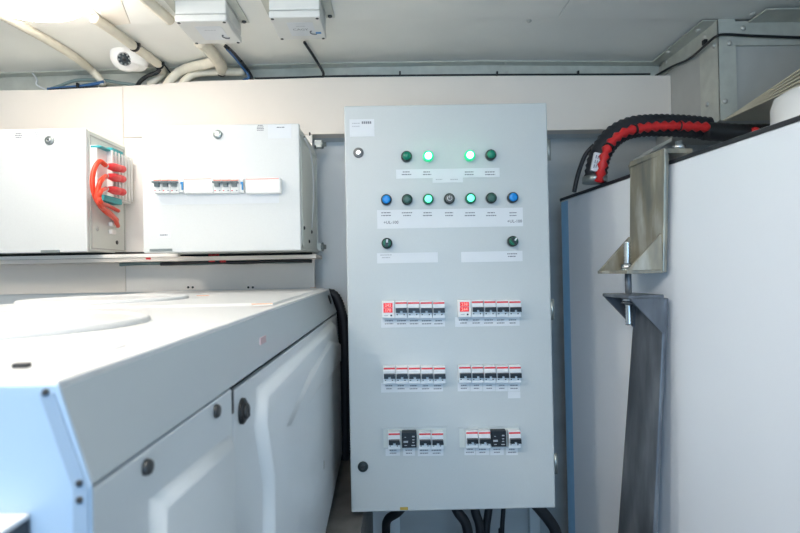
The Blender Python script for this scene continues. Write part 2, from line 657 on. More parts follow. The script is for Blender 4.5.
def lampf(px, py, kind, name):
    p = C(px, py)
    r = 5.4*S
    mb = MB()
    bz = {'on': 'greenlit', 'mid': 'greenbez', 'off': 'bezel', 'dark': 'bezel', 'blue': 'bezel', 'grey': 'bezel', 'sel': 'bezel'}[kind]
    h = .015
    mb.lathe(p, (0, -1, 0), [(r, 0), (r, h*.8), (r*.93, h), (r*.6, h)], M[bz], 28)
    o = obj(name, mb, cab)
    ln = {'on': 'greenon', 'mid': 'greenmid', 'off': 'greenoff', 'dark': 'greendark', 'blue': 'bluelens', 'grey': 'greybtn', 'sel': 'bezel'}[kind]
    q = p+Vector((0, -h, 0))
    if kind == 'sel':
        mb = MB()
        mb.lathe(q, (0, -1, 0), [(r*.76, 0), (r*.76, .006), (r*.6, .007)], M['greenbez'], 24)
        mb.box(q+Vector((0, -.012, 0)), (r*.5, .012, r*1.35), M['bezel'], Matrix.Rotation(math.radians(8 if px < 450 else -35), 3, 'Y'))
        obj('selector_knob', mb, o)
        mb = MB()
        R = Matrix.Rotation(math.radians(8 if px < 450 else 35), 3, 'Y')
        mb.box(q+Vector((0, -.0185, 0))+R@Vector((0, 0, r*.35)), (r*.28, .001, r*.6), M['paper'], R)
        obj('pointer', mb, o)
        return o
    mb = MB()
    lr = .64 if kind in ('on', 'mid') else .77
    if kind in ('blue', 'grey', 'dark'):
        mb.lathe(q, (0, -1, 0), [(r*.77, -.002), (r*.77, .003), (r*.7, .0045), (r*.3, .0045)], M[ln], 24)
    else:
        mb.lathe(q, (0, -1, 0), [(r*lr, -.002), (r*lr, .004), (r*lr*.88, .0075), (r*lr*.5, .0098), (r*.1, .0105)], M[ln], 24)
    lb = {'on': 'bright green lit lens', 'mid': 'softly glowing green lens', 'off': 'unlit green lens', 'dark': 'dark green button cap',
          'blue': 'blue button cap', 'grey': 'grey button cap with power symbol'}[kind]
    obj('lens' if kind in ('on', 'mid', 'off') else 'button_cap', mb, o, label=lb)
    if kind == 'grey':
        mb = MB()
        for k in range(13):
            a = math.radians(40+k*(280/12))
            b = math.radians(40+(k+1)*(280/12)) if k < 12 else a+.01
            c = q+Vector((0, -.005, 0))
            pa, pb = c+Vector((math.sin(a), 0, math.cos(a)))*r*.42, c+Vector((math.sin(b), 0, math.cos(b)))*r*.42
            if k < 12:
                mb.cyl(pa, pb, .0008, M['paper'], 6)
        mb.cyl(q+Vector((0, -.005, r*.1)), q+Vector((0, -.005, r*.5)), .0008, M['paper'], 6)
        obj('power_symbol', mb, o)
    return o


for px, py, k in ((406.5, 157.2, 'off'), (428, 157, 'on'), (469.3, 156.3, 'on'), (490.2, 155.7, 'off')):
    lampf(px, py, k, 'indicator_lamp')
for px, py, k in ((386.4, 200.2, 'blue'), (407, 200, 'dark'), (428, 199.7, 'mid'), (449, 199.2, 'grey'), (470, 198.9, 'mid'),
                  (490.6, 198.5, 'dark'), (512, 198, 'blue')):
    lampf(px, py, k, 'indicator_lamp' if k == 'mid' else 'push_button')
for px, py in ((387, 243.5), (512, 241.5)):
    lampf(px, py, 'sel', 'selector_switch')


# breakers: one module built, the others copied from it
def breaker(px, py, w=12.2, h=16.2):
    """px,py: upper corner towards the lock side"""
    a, b = C(px, py), C(px+w, py+h)
    d = .022
    mb = MB()
    mb.box2((a.x+.0003, yf-d, b.z), (b.x-.0003, yf+.001, a.z), M['breaker'])
    mb.box2((a.x+.0003, yf-d-.004, b.z+h*.24*S), (b.x-.0003, yf-d+.001, a.z-h*.22*S), M['breaker'])
    for k in (.2, .76):
        c = C(px+w*k, py+h*.8)
        mb.box((c.x, yf-d-.0002, c.z), (1.3*S, .001, 1.2*S), M['toggle'])
    o = obj('circuit_breaker', mb, cab)
    mb = MB()
    mb.box2((a.x+.0016, yf-d-.0008, a.z-2.6*S), (b.x-.0004, yf-d+.0005, a.z-1.0*S), M['red'])
    obj('red_stripe', mb, o)
    mb = MB()
    z1 = a.z-h*.40*S
    mb.box2((a.x+.8*S, yf-d-.016, z1-2.6*S), (b.x-.5*S, yf-d-.003, z1), M['toggle'])
    for k in (0, 1):
        x0 = a.x+.8*S+k*(w-1.3-4.2)*S
        mb.box2((x0, yf-d-.013, z1-4.6*S), (x0+4.2*S, yf-d-.003, z1-2.5*S), M['toggle'])
    obj('toggle', mb, o)
    return o


b0 = breaker(394.8, 300.9)
o0 = C(394.8, 300.9)


def more_breakers(lst):
    for px, py in lst:
        q = C(px, py)
        dup_part(b0, cab, (q.x-o0.x, 0, q.z-o0.z))


more_breakers([(394.8+12.35*k, 300.9) for k in (1, 2, 3)])
more_breakers([(470.0+12.3*k, 300.0) for k in range(4)])
more_breakers([(383.2+12.35*k, 365.4) for k in range(5)])
more_breakers([(457.6+12.35*k, 364.6) for k in range(5)])
more_breakers([(388, 430.0), (418.2, 430.0), (430.6, 430.0)])
more_breakers([(464.6, 428.8), (476.9, 428.8), (506.7, 428.8)])

for (x0, y0, d1, d2) in ((382, 300.9, '242', '170'), (457.2, 299.9, '238', '244')):
    a, b = C(x0, y0), C(x0+12.6, y0+16.2)
    mb = MB()
    mb.box2((a.x, yf-.024, b.z), (b.x, yf+.001, a.z), M['breaker_w'])
    c = C(x0+9.3, y0+13.8)
    mb.box((c.x, yf-.0245, c.z), (1.6*S, .002, 1.6*S), M['toggle'])
    c = C(x0+4.3, y0+13.8)
    mb.box((c.x, yf-.0242, c.z), (4*S, .001, .7*S), M['ink_faint'])
    o = obj('voltage_meter', mb, cab, .0008)
    mb = MB()
    for k in (0, 1):
        a, b = C(x0+1.6, y0+1.7+k*4.9), C(x0+10.6, y0+6.1+k*4.9)
        mb.box2((a.x, yf-.0252, b.z), (b.x, yf-.0235, a.z), M['display'])
    obj('display', mb, o, label='red lit two-row display')
    mb = MB()
    for k, s in enumerate((d1, d2)):
        p = C(x0+6.1, y0+3.9+k*4.9, .0256)
        text_mesh(mb, s, p, 3.0*S, M['digit'])
    obj('digit_print', mb, o)
# mounting frames and the black devices of the bottom row
for x0, x1, y0, y1 in ((382.2, 447.5, 427.6, 446.8), (457.8, 520, 427, 446.6)):
    a, b = C(x0, y0), C(x1, y1)
    mb = MB()
    t = 1.1*S
    mb.box2((a.x, yf-.004, a.z-t), (b.x, yf, a.z), M['cab'])
    mb.box2((a.x, yf-.004, b.z), (b.x, yf, b.z+t), M['cab'])
    mb.box2((a.x, yf-.004, b.z+t), (a.x+t, yf, a.z-t), M['cab'])
    mb.box2((b.x-t, yf-.004, b.z+t), (b.x, yf, a.z-t), M['cab'])
    mb.box2((a.x+t, yf-.0015, b.z+t), (b.x-t, yf, a.z-t), M['boxside'])
    obj('cutout_frame', mb, cab)
for x0, y0 in ((401.6, 429.8), (490.0, 428.8)):
    a, b = C(x0, y0), C(x0+14.8, y0+15.2)
    mb = MB()
    mb.box2((a.x, yf-.022, b.z), (b.x, yf, a.z), M['toggle'])
    o = obj('residual_relay', mb, cab, .001)
    mb = MB()
    for cx, cy, w, h in ((4, 9.4, 4.5, 1.8), (11.5, 4.2, 2.4, 1.2), (11.5, 7.4, 2, .8), (11.5, 10, 2, .8), (11.5, 13, 3.6, .8), (4, 13, 2.5, .6), (3.5, 5, 1.5, .6)):
        c = C(x0+cx, y0+cy)
        mb.box((c.x, yf-.0222, c.z), (w*S, .001, h*S), M['ink_faint'])
    obj('print', mb, o)

# ============================================================= WALL BOXES
# box with the breaker strip
YB = 1.575
SB = YB/F


def B(px, py, off=0., d=0.):
    p = P(px, py, YB-d)
    p.y = YB-off
    return p


xl2, xr2 = P(142.5, 190, YB).x, P(300.2, 190, YB).x
zt2, zb2 = P(222, 124.6, YB).z, P(222, 251.6, YB).z
bx = thing('distribution_box', ((xl2+xr2)/2, 1.78, zb2),
           'white wall-mounted distribution box with two breaker groups in one strip', 'electrical box')
mb = MB()
mb.box2((xl2+.004, YB+.02, zb2+.004), (xr2-.003, YH-.001, zt2-.004), M['boxside'])
obj('body', mb, bx, .002)
mb = MB()
mb.box2((xl2, YB, zb2), (xr2, YB+.017, zt2), M['box'])
obj('door', mb, bx, .004, 3)
mb = MB()                                               # raised rim of the side gland plate
xs2 = xr2-.003
for lo, hi in (((1.61, zt2-.03), (1.93, zt2-.024)), ((1.61, zb2+.012), (1.93, zb2+.018)), ((1.61, zb2+.012), (1.616, zt2-.024)), ((1.924, zb2+.012), (1.93, zt2-.024))):
    mb.box2((xs2-.001, lo[0], lo[1]), (xs2+.003, hi[0], hi[1]), M['boxside'])
obj('gland_plate', mb, bx)
for px, py in ((304, 138), (309.5, 134), (315, 147), (304, 228), (311.5, 232), (309, 241.5)):
    p = PX(px, py, xs2)
    mb = MB()
    mb.lathe(p, (1, 0, 0), [(.006, -.001), (.006, .002), (.0035, .004)], M['screw'], 12)
    obj('screw', mb, bx)
mb = MB()
pts = [PX(304.5, 138, xs2+.004), PX(310, 150, xs2+.012), PX(313, 172, xs2+.012), PX(313.5, 200, xs2+.01), PX(312, 228, xs2+.005)]
mb.tube(pts, .0022, M['paper'], 8)
obj('earth_wire', mb, bx)
for py in (144.5, 247):
    p = P(323, py, YH-.016)
    mb = MB()
    mb.box2((xs2-.002, YH-.03, p.z-.013), (p.x-.004, YH-.002, p.z+.013), M['boxside'])
    mb.lathe(Vector((p.x-.006, YH-.018, p.z)), (1, 0, 0), [(.014, 0), (.016, .004), (.016, .008), (.009, .01), (.008, .018)], M['lock'], 16)
    obj('mounting_lug', mb, bx)
lock(218, 134.5, .0135, M['lock'], M['chrome'], bx, B)
label_strip(268, 124.8, 291.5, 138.2, par=bx, at=B, cells=(281,), dy=-4, rows=1, cw=11, name='rating_plate')
mb = MB()
p = B(176, 129.8)
mb.add([p+Vector((math.cos(2*math.pi*k/20)*4.6*SB, -.0008, math.sin(2*math.pi*k/20)*3.0*SB)) for k in range(20)], [list(range(20))], M['ink_faint'])
mb.add([p+Vector((math.cos(2*math.pi*k/20)*4.0*SB, -.0012, math.sin(2*math.pi*k/20)*2.4*SB)) for k in range(20)], [list(range(20))], M['paper'])
obj('sticker', mb, bx)
mb = MB()
scribble(mb, B(260.5, 128, .0008), 7.5*SB, 4, 1.6*SB, M['ink'], h=.8*SB)
obj('print', mb, bx)
label_strip(157.5, 232.5, 171, 237.5, par=bx, at=B, cells=(164,), rows=1, cw=9)
label_strip(158, 195.5, 279, 203.0, par=bx, at=B, cells=(), rows=1)
a, b = B(150.5, 249), B(172.5, 251.2)
mb = MB()
mb.box2((a.x, YB-.006, b.z), (b.x, YB+.002, a.z), M['lock'])
obj('door_catch', mb, bx, .001)
# strip: covers, breaker groups, blue tabs
for x0, x1 in ((183.5, 214.0), (245.5, 281.0)):
    a, b = B(x0, 178.2, 0, .02), B(x1, 193.0, 0, .02)
    mb = MB()
    mb.box2((a.x, YB-.022, b.z), (b.x, YB+.001, a.z), M['breaker_w'])
    o = obj('blanking_cover', mb, bx, .004)
    mb = MB()
    mb.box2((a.x+.002, YB-.0226, a.z-.0045), (b.x-.005, YB-.021, a.z-.0025), M['redpale'])
    obj('red_stripe', mb, o)
for x0 in (153.5, 213.5):
    for k in range(3):
        a, b = B(x0+8.5*k, 178.6, 0, .02), B(x0+8.5*(k+1), 192.6, 0, .02)
        mb = MB()
        mb.box2((a.x+.0003, YB-.02, b.z), (b.x-.0003, YB+.001, a.z), M['breaker_w'])
        for q, mm in ((.2, 'red'), (.75, 'ink')):
            c = B(x0+8.5*(k+q), 190.6, 0, .02)
            mb.box((c.x, YB-.0203, c.z), (1.3*SB, .001, .9*SB), M[mm])
        o = obj('circuit_breaker', mb, bx)
        mb = MB()
        mb.box2((a.x+.0006, YB-.0208, a.z-2.3*SB), (b.x-.0006, YB-.019, a.z-1.2*SB), M['redpale'])
        obj('red_stripe', mb, o)
        mb = MB()
        mb.box2((a.x+.2*SB, YB-.034, a.z-4.9*SB), (b.x-.2*SB, YB-.02, a.z-3.4*SB), M['toggle_g'])
        mb.box2((a.x+1.9*SB, YB-.03, a.z-8.4*SB), (b.x-1.9*SB, YB-.02, a.z-4.8*SB), M['toggle_g'])
        obj('toggle', mb, o)
    a, b = B(x0+25.8, 182, 0, .016), B(x0+30, 190, 0, .016)
    mb = MB()
    mb.box2((a.x, YB-.016, b.z-.006), (b.x, YB, a.z+.01), M['breaker_w'])
    mb.box2((a.x+1.4*SB, YB-.0185, a.z-2.4*SB), (b.x, YB-.015, a.z), M['bluetab'])
    mb.box2((b.x-1.5*SB, YB-.0185, b.z), (b.x, YB-.015, a.z-2.3*SB), M['bluetab'])
    obj('blue_tab', mb, bx, label='small blue switch tab')

# plain box with red cables
YA = 1.70
SA = YA/F


def A(px, py, off=0.):
    p = P(px, py, YA)
    p.y = YA-off
    return p


xl1, xr1 = P(-55, 190, YA).x, P(86.5, 190, YA).x
zt1, zb1 = P(44, 128.5, YA).z, P(44, 252.8, YA).z
ba = thing('inverter_box', ((xl1+xr1)/2, 1.84, zb1),
           'plain white wall box with thick red cables plugged into its side', 'electrical box')
mb = MB()
mb.box2((xl1+.003, YA+.018, zb1+.003), (xr1-.001, YH-.001, zt1-.003), M['boxside'])
obj('body', mb, ba, .002)
mb = MB()
mb.box2((xl1, YA, zb1), (xr1, YA+.016, zt1), M['box'])
obj('door', mb, ba, .004, 3)
lock(50, 140.5, .0145, M['lock'], M['chrome'], ba, A)
mb = MB()
scribble(mb, A(19, 135.5, .0008), 8.5*SA, 3, 2.0*SA, M['ink'], h=.8*SA)
scribble(mb, A(40, 134.5, .0008), 10*SA, 3, 2.0*SA, M['ink_faint'], h=.8*SA)
obj('print', mb, ba)
a, b = A(42, 250.2), A(60, 252.6)
mb = MB()
mb.box2((a.x, YA-.006, b.z), (b.x, YA+.002, a.z), M['lock'])
obj('door_catch', mb, ba, .001)
xa = xr1-.001


def SD(px, py, off=0.):
    return PX(px, py, xa+off)


# inset plate outline on the side
z1, z2 = SD(90.5, 135).z, SD(90.5, 248.5).z
mb = MB()
y0, y1 = YA+.026, YH-.012
for lo, hi in (((y0, z1-.003), (y1, z1)), ((y0, z2), (y1, z2+.003)), ((y0, z2), (y0+.003, z1)), ((y1-.003, z2), (y1, z1))):
    mb.box2((xa-.001, lo[0], lo[1]), (xa+.0015, hi[0], hi[1]), M['fin'])
obj('plate_outline', mb, ba)
# relay block with fins
zz1, zz2 = SD(95, 147).z, SD(95, 196.5).z
mb = MB()
mb.box2((xa, YA+.025, zz2), (xa+.022, YH-.004, zz1), M['breaker_w'])
obj('relay_block', mb, ba, .002)
mb = MB()
for k in range(7):
    yy = YA+.085+k*.0215
    mb.box2((xa+.02, yy, zz2+.004), (xa+.040, yy+.008, zz1-.004), M['breaker_w'])
obj('cooling_fins', mb, ba)
for (xa0, xb0, yc_, h) in ((101, 111, 148.5, 2.4), (112.5, 123.5, 153.0, 7), (104.5, 122.5, 200.0, 6.5)):
    a, b = SD(xa0, yc_, .036), SD(xb0, yc_, .036)
    zc_ = (a.z+b.z)/2
    mb = MB()
    mb.box2((xa+.002, a.y, zc_-h*.5*SA), (xa+.036, b.y, zc_+h*.5*SA), M['teal'])
    obj('teal_connector', mb, ba, .003)
for px, py in ((97.5, 229), (117, 242.5)):
    mb = MB()
    mb.lathe(SD(px, py), (1, 0, 0), [(.0075, -.001), (.0075, .002), (.004, .003)], M['screw' if px > 100 else 'fin'], 12)
    obj('screw', mb, ba)
for py in (224.5, 232):
    p = SD(111, py)
    mb = MB()
    mb.box(p+Vector((.006, 0, 0)), (.013, .03, .016), M['breaker_w'])
    obj('socket', mb, ba, .003)
for i, py in enumerate((167.0, 177.0, 190.0)):
    a, b = SD(107.5, py-1.0, .055), SD(124.5, py+2.5, .055)
    t = (b-a).normalized()
    mb = MB()
    L = (b-a).length
    mb.lathe(a, t, [(.006, 0), (.010, L*.12), (.0135, L*.35), (.0135, L*.55), (.0115, L*.6), (.0125, L*.65), (.0125, L*.9), (.008, L)], M['redplug'], 14)
    mb.cyl(b+Vector((-.056, 0, 0)), b+Vector((.002, 0, 0)), .006, M['redplug'], 8)
    tag(obj('cable_plug', mb), ['red heat-shrunk cable plug, top of three on the wall box', 'red heat-shrunk cable plug, middle of three on the wall box',
                                'red heat-shrunk cable plug, bottom of three on the wall box'][i], 'plug', 'red cable plugs')
    mb = MB()
    mb.cyl(a-t*.012, a+t*.004, .0055, M['paper'], 10)
    mb.box(a-t*.004, (.004, .014, .012), M['paper'])
    tag(obj('cable_collar', mb), 'white tag collar at the neck of the %s red plug' % ('top', 'middle', 'bottom')[i], 'cable tag', 'white cable tags')
loops = [
    [(106, 165.5), (100, 161.5), (95, 168), (92.5, 180), (94, 193), (99, 204), (106, 212), (115, 219), (118, 226)],
    [(106, 176), (101, 181), (98, 190), (97.5, 199), (101, 206), (110, 213), (117, 220)],
    [(106, 188.5), (101.5, 191), (99.5, 197), (102, 203), (109, 206), (118.5, 211)],
]
for i, L in enumerate(loops):
    mb = MB()
    n = len(L)
    pts = []
    for k, (px, py) in enumerate(L):
        off = .055 - .012*math.sin(math.pi*k/(n-1)) - (.045 if k == n-1 else .02 if k == n-2 else 0) + .014*i*(1 if 0 < k < n-2 else 0)
        pts.append(SD(px, py, off))
    mb.tube(pts, .0075 if i < 2 else .0065, M['redcable'], 12)
    tag(obj('power_cable', mb), ['outermost orange-red power cable looping beside the white box', 'middle orange-red power cable loop beside the white box',
                                 'shortest orange-red power cable loop beside the white box'][i], 'cable', 'red power cables')

# trunking strip and loose cables below the boxes
a0, a1 = P(-60, 257.0, 1.80), P(316, 257.4, 1.80)
tr = thing('cable_trunking', ((a0.x+a1.x)/2, 1.87, a0.z), 'narrow cream cable trunking running just below the two wall boxes', 'cable trunking')
zt3 = P(200, 256.6, 1.80).z
mb = MB()
mb.box2((a0.x, 1.80, zt3-.013), (a1.x, YH-.001, zt3), M['header'])
obj('channel', mb, tr, .001)
xm = P(178, 255, 1.79).x
mb = MB()
mb.box2((a0.x, 1.79, zt3+.001), (xm, 1.81, zt3+.0125), M['header_warm'])
obj('cover', mb, tr, .001)
for i, (z_, Y, m, px0, px1) in enumerate(((zt3+.008, 1.85, 'cable', -60, 312), (zt3+.016, 1.88, 'cable', -60, 312), (zt3-.0192, 1.86, 'cable', 160, 312), (zt3-.0192, 1.885, 'greycable', 120, 310))):
    xa0, xb0 = P(px0, 255, Y).x, P(px1, 255, Y).x
    mb = MB()
    mb.tube([(xa0+(xb0-xa0)*t, Y+.006*math.sin(t*9+i), z_+.002*math.sin(t*13+2*i)) for t in [k/10 for k in range(11)]], .0062, M[m], 8)
    tag(obj('supply_cable', mb), ['black cable lying on the trunking, front of two', 'black cable lying on the trunking, against the wall',
                                  'black cable slung under the trunking', 'grey cable slung under the trunking'][i], 'cable')
for i, (px, py, Y, w) in enumerate(((214, 255, 1.84, 11), (148.5, 258.5, 1.797, 4.5), (212, 261, 1.848, 6), (223, 261.3, 1.848, 6))):
    p = P(px, py, Y)
    mb = MB()
    for k in range(3):
        mb.box(p+Vector((w*(k-1)/3*Y/F, 0, 0)), (w/4*Y/F, .006, .0065), M['red'])
    tag(obj('cable_marker', mb), ['red cable marker on the cable above the trunking', 'small red marker on the trunking face',
                                  'red cable marker below the trunking, next to the wall box middle', 'red cable marker below the trunking, one step towards the cabinet'][i], 'cable marker')

# machine-side lip with screws under the panel
mb = MB()
p0, p1 = P(178, 291, 1.94), P(314, 289, 1.94)
mb.box2((p0.x, 1.925, p0.z-.03), (p1.x, 1.949, p0.z+.003), M['white'])
o = struct('trim_8', mb, .002)
for i, px in enumerate((188.5, 193, 248.5, 253)):
    p = P(px, 287.3, YH)
    mb = MB()
    mb.lathe(p, (0, -1, 0), [(.004, -.001), (.004, .003), (.002, .004)], M['screw'], 10)
    tag(obj('panel_screw', mb), 'dark screw in the cream panel just above the machine housing top', 'screw', 'screws above the machine')

# ========================================================= MACHINE HOUSING
zm = EYE-1.86/PZ(328, 289.3, EYE-1).y
N = PZ(57, 381, zm)
Fp = PZ(328, 289.3, zm)
XL = -.84
yn, yfar = N.y, 1.905
xr_ = -.2


def XS(y):                      # top edge over the side
    return N.x+(Fp.x-N.x)*(y-N.y)/(Fp.y-N.y)


drop = .064
zs = zm-.0576
kx, kf = .0175, .026
zf = zm-.083              # seam height at the far end
mh = thing('machine_housing', ((XL+xr_)/2, (yn+yfar)/2, zpl), 'large white sheet-metal machine housing with sloped shoulder and latched side doors', 'machine')
mb = MB()
r = .0
mb.hexa([(XL, yn+.001, zm-.012), (N.x, yn+.001, zm-.012), (XS(yfar), yfar, zm-.012), (XL, yfar, zm-.012)],
        [(XL, yn+.001, zm), (N.x, yn+.001, zm), (XS(yfar), yfar, zm), (XL, yfar, zm)], M['white'])
obj('top_panel', mb, mh, .002, 3)
# second raised top sheet
mb = MB()
ys = .95
mb.hexa([(XL+.015, ys, zm), (XS(ys)-.012, ys, zm), (XS(yfar)-.012, yfar-.01, zm), (XL+.015, yfar-.01, zm)],
        [(XL+.02, ys+.02, zm+.004), (XS(ys)-.018, ys+.02, zm+.004), (XS(yfar)-.018, yfar-.015, zm+.004), (XL+.02, yfar-.015, zm+.004)], M['white'])
obj('top_sheet', mb, mh, .002)
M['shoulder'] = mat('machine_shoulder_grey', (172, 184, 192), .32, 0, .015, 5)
# sloping shoulder along the side
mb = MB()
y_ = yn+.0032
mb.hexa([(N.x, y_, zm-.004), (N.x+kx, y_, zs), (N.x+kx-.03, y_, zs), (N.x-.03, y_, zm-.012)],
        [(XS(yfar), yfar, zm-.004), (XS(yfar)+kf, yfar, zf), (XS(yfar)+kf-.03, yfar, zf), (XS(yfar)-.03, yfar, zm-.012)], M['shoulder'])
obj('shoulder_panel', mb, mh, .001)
# core body below
mb = MB()
mb.hexa([(XL, yn+.0036, zpl), (N.x+kx-.012, yn+.0036, zpl), (XS(yfar)+kf-.012, yfar-.003, zpl), (XL, yfar-.003, zpl)],
        [(XL, yn+.0036, zs+.01), (N.x+kx-.012, yn+.0036, zs+.01), (XS(yfar)+kf-.012, yfar-.003, zf+.01), (XL, yfar-.003, zs+.01)], M['gasket'])
obj('core', mb, mh)
# end panel facing the room
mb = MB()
mb.prism([(XL, yn, zpl+.01), (N.x+kx, yn, zpl+.01), (N.x+kx, yn, zs), (N.x, yn, zm-.002), (XL, yn, zm-.002)], (0, .003, 0), M['machend_tint'])
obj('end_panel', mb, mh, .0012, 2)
M['strip'] = mat('corner_strip_blue_grey', (150, 172, 196), .4, .1, .03, 20)
# corner strip with bolts
mb = MB()
q = yn
mb.prism([(N.x-.009, q, zm-.006), (N.x-.001, q, zm-.006), (N.x+kx-.001, q, zs), (N.x+kx-.001, q, zs-.05), (N.x+kx-.009, q, zs-.05), (N.x+kx-.009, q, zs)], (0, -.0015, 0), M['strip'])
o = obj('corner_strip', mb, mh, .0004)
for dx, z_ in ((-.005, zm-.0055), (kx-.005, zs+.003), (kx-.005, zs-.006)):
    mb = MB()
    mb.lathe((N.x+dx, q-.0012, z_), (0, -1, 0), [(.0019, 0), (.0019, .0012), (.001, .0016)], M['screw'], 12)
    obj('bolt', mb, o)
# dark bracket on the top near the end
p = PZ(22, 367.5, zm)
mb = MB()
mb.box(p+Vector((0, 0, .0015)), (.009, .006, .003), M['screw'])
obj('hinge_stub', mb, mh, .0006, label='small dark metal stub on the top')
# round hatches on the top
for cx, cy, rr, zz in ((-.475, .625, .172, zm), (-.645, 1.20, .17, zm+.004)):
    mb = MB()
    mb.lathe((cx, cy, zz), (0, 0, 1), [(rr, -.002), (rr, .004), (rr-.004, .007), (rr-.012, .0075), (rr-.016, .005), (rr-.02, .005), (.001, .0055)], M['white'], 64)
    obj('round_hatch', mb, mh)
for k, (px, py, w, m) in enumerate(((96, 329.5, 7, 'ink_faint'), (115, 348, 8, 'paper'))):
    p = PZ(px, py, zm)
    mb = MB()
    mb.box(p+Vector((0, 0, .0004)), (w*.0009, .02, .001), M[m])
    obj('scuff_mark', mb, mh)
for px, py, w in ((203, 295.6, .03), (262, 304, .035), (313, 287.8, .02)):
    p = PZ(px, py, zm+.0045)
    mb = MB()
    mb.box(p+Vector((0, 0, .0003)), (w, .012, .0008), M['orange'], Matrix.Rotation(.3, 3, 'Z'))
    obj('scuff_mark', mb, mh, label='orange scrape on the white top')


# side doors: sheet with pressed raised field, built in the side plane
def side_x(y):
    return XS(y)+kx+(kf-kx)*(y-yn)/(yfar-yn)


def seam_z(y):
    return zs+(zf-zs)*(y-yn)/(yfar-yn)


def sidept(px, py):
    p0 = Vector((N.x+kx, yn, zs))
    d = Vector((XS(yfar)+kf-N.x-kx, yfar-yn, 0)).normalized()
    n = Vector((d.y, -d.x, 0))
    return PPL(px, py, p0, n)


def panel(name, y0, y1, ztop, zbot, field, h, inset, field2=None):
    """flat sheet from y0..y1 with a raised field (list of (y,z), closed towards the bottom) rounded by sloped flanks"""
    mb = MB()
    t = .004
    mb.hexa([(side_x(y0)-t*2, y0, zbot), (side_x(y0), y0, zbot), (side_x(y1), y1, zbot), (side_x(y1)-t*2, y1, zbot)],
            [(side_x(y0)-t*2, y0, seam_z(y0)-ztop), (side_x(y0), y0, seam_z(y0)-ztop), (side_x(y1), y1, seam_z(y1)-ztop), (side_x(y1)-t*2, y1, seam_z(y1)-ztop)], M['machside'])
    o = obj(name, mb, mh, .002)
    for f, hh, b0, inset in ((field, h, 0., inset), (field2, h*.5, h, inset*.6)):
        if not f:
            continue
        mb = MB()
        cy = sum(p[0] for p in f)/len(f)
        cz = sum(p[1] for p in f)/len(f)
        K_ = 6
        rings = [[] for _ in range(K_+1)]
        n_ = len(f)
        for i in range(n_):
            a, b, c = Vector(f[i-1]), Vector(f[i]), Vector(f[(i+1) % n_])
            e1, e2 = (b-a).normalized(), (c-b).normalized()
            nn = (Vector((-e1.y, e1.x))+Vector((-e2.y, e2.x))).normalized()
            if nn.dot(Vector((cy, cz))-b) < 0:
                nn = -nn
            for k in range(K_+1):
                u_ = k/K_
                q1 = b+nn*inset*u_
                rings[k].append(Vector((side_x(q1.x)+b0+hh*(.5-.5*math.cos(math.pi*u_))-.0008*(1-u_), q1.x, q1.y)))
        vs = sum(rings, [])
        fs = [list(range(K_*n_, (K_+1)*n_))]
        for k in range(K_):
            for i in range(n_):
                j = (i+1) % n_
                fs.append([k*n_+i, k*n_+j, (k+1)*n_+j, (k+1)*n_+i])
        mb.add(vs, fs, M['machside'], True)
        obj('pressed_field', mb, o)
    return o


zdb = zpl+.03
ydoor = sidept(233, 392).y
f1 = []
for px, py in ((147, 497), (243, 417)):
    p = sidept(px, py)
    f1.append((p.y, p.z))
f1 = [(f1[0][0], zdb+.02), (f1[0][0], f1[0][1]), (ydoor-.015, f1[1][1]), (ydoor-.015, zdb+.02)]
p1_ = panel('side_panel', yn+.001, ydoor-.0025, .0015, zdb, f1, .009, .02)
edge = [(256, 386), (253, 428), (262, 484), (262, 533)]
E = [sidept(*e) for e in edge]
tr_ = sidept(331.5, 320)
f2 = [(E[-1].y, zdb+.02)]+[(e.y, e.z) for e in E[::-1]]+[(tr_.y, tr_.z), (1.86, tr_.z-.10), (1.86, zdb+.02)]
g = [sidept(276, 428), sidept(302, 372), sidept(324, 340)]
f3 = [(q_.y, q_.z) for q_ in g]+[(1.80, g[2].z-.05), (1.80, g[2].z-.12)]
p2_ = panel('side_door', ydoor, yfar-.004, .006, zdb, f2, .014, .022, f3)


za_, zb_ = sidept(232, 388).z, sidept(232, 414).z
mb = MB()
mb.box2((side_x(ydoor)-.003, ydoor-.0055, zb_), (side_x(ydoor)+.0008, ydoor+.0005, za_), M['black'])  # black strip stands in for the shade inside the door gap
obj('seam_shade', mb, p2_, label='short black strip for the shade in the open seam')


def side_knob(px, py, r, m, name, par, h=.006, ring=None):
    p = sidept(px, py)
    mb = MB()
    mb.lathe(p-Vector((.001, 0, 0)), (1, 0, 0), [(r, 0), (r, h), (r*.8, h+.002), (r*.5, h+.002)], m, 20)
    o = obj(name, mb, par)
    if ring:
        mb = MB()
        c = p+Vector((h+.002, 0, 0))
        mb.lathe(c-Vector((.001, 0, 0)), (1, 0, 0), [(r*.62, 0), (r*.62, .002), (r*.5, .003)], ring, 20)
        mb.box(c+Vector((.0022, 0, 0)), (.001, r*.2, r*1.0), M['black'], Matrix.Rotation(.5, 3, 'X'))
        obj('slotted_core', mb, o)
    return o


side_knob(241.5, 411, .0145, M['black'], 'latch', p2_, .004, M['screw'])
side_knob(215.5, 411, .0065, M['screw'], 'bolt', p1_, .003)
side_knob(145.5, 467, .0055, M['screw'], 'bolt', p1_, .003)
side_knob(318, 465, .012, M['fin'], 'plug_button', p2_, .014)
p = sidept(341, 383)
mb = MB()
mb.box(Vector((side_x(1.84)+.004, 1.84, p.z)), (.012, .02, .05), M['black'])
obj('edge_latch', mb, p2_, .003)
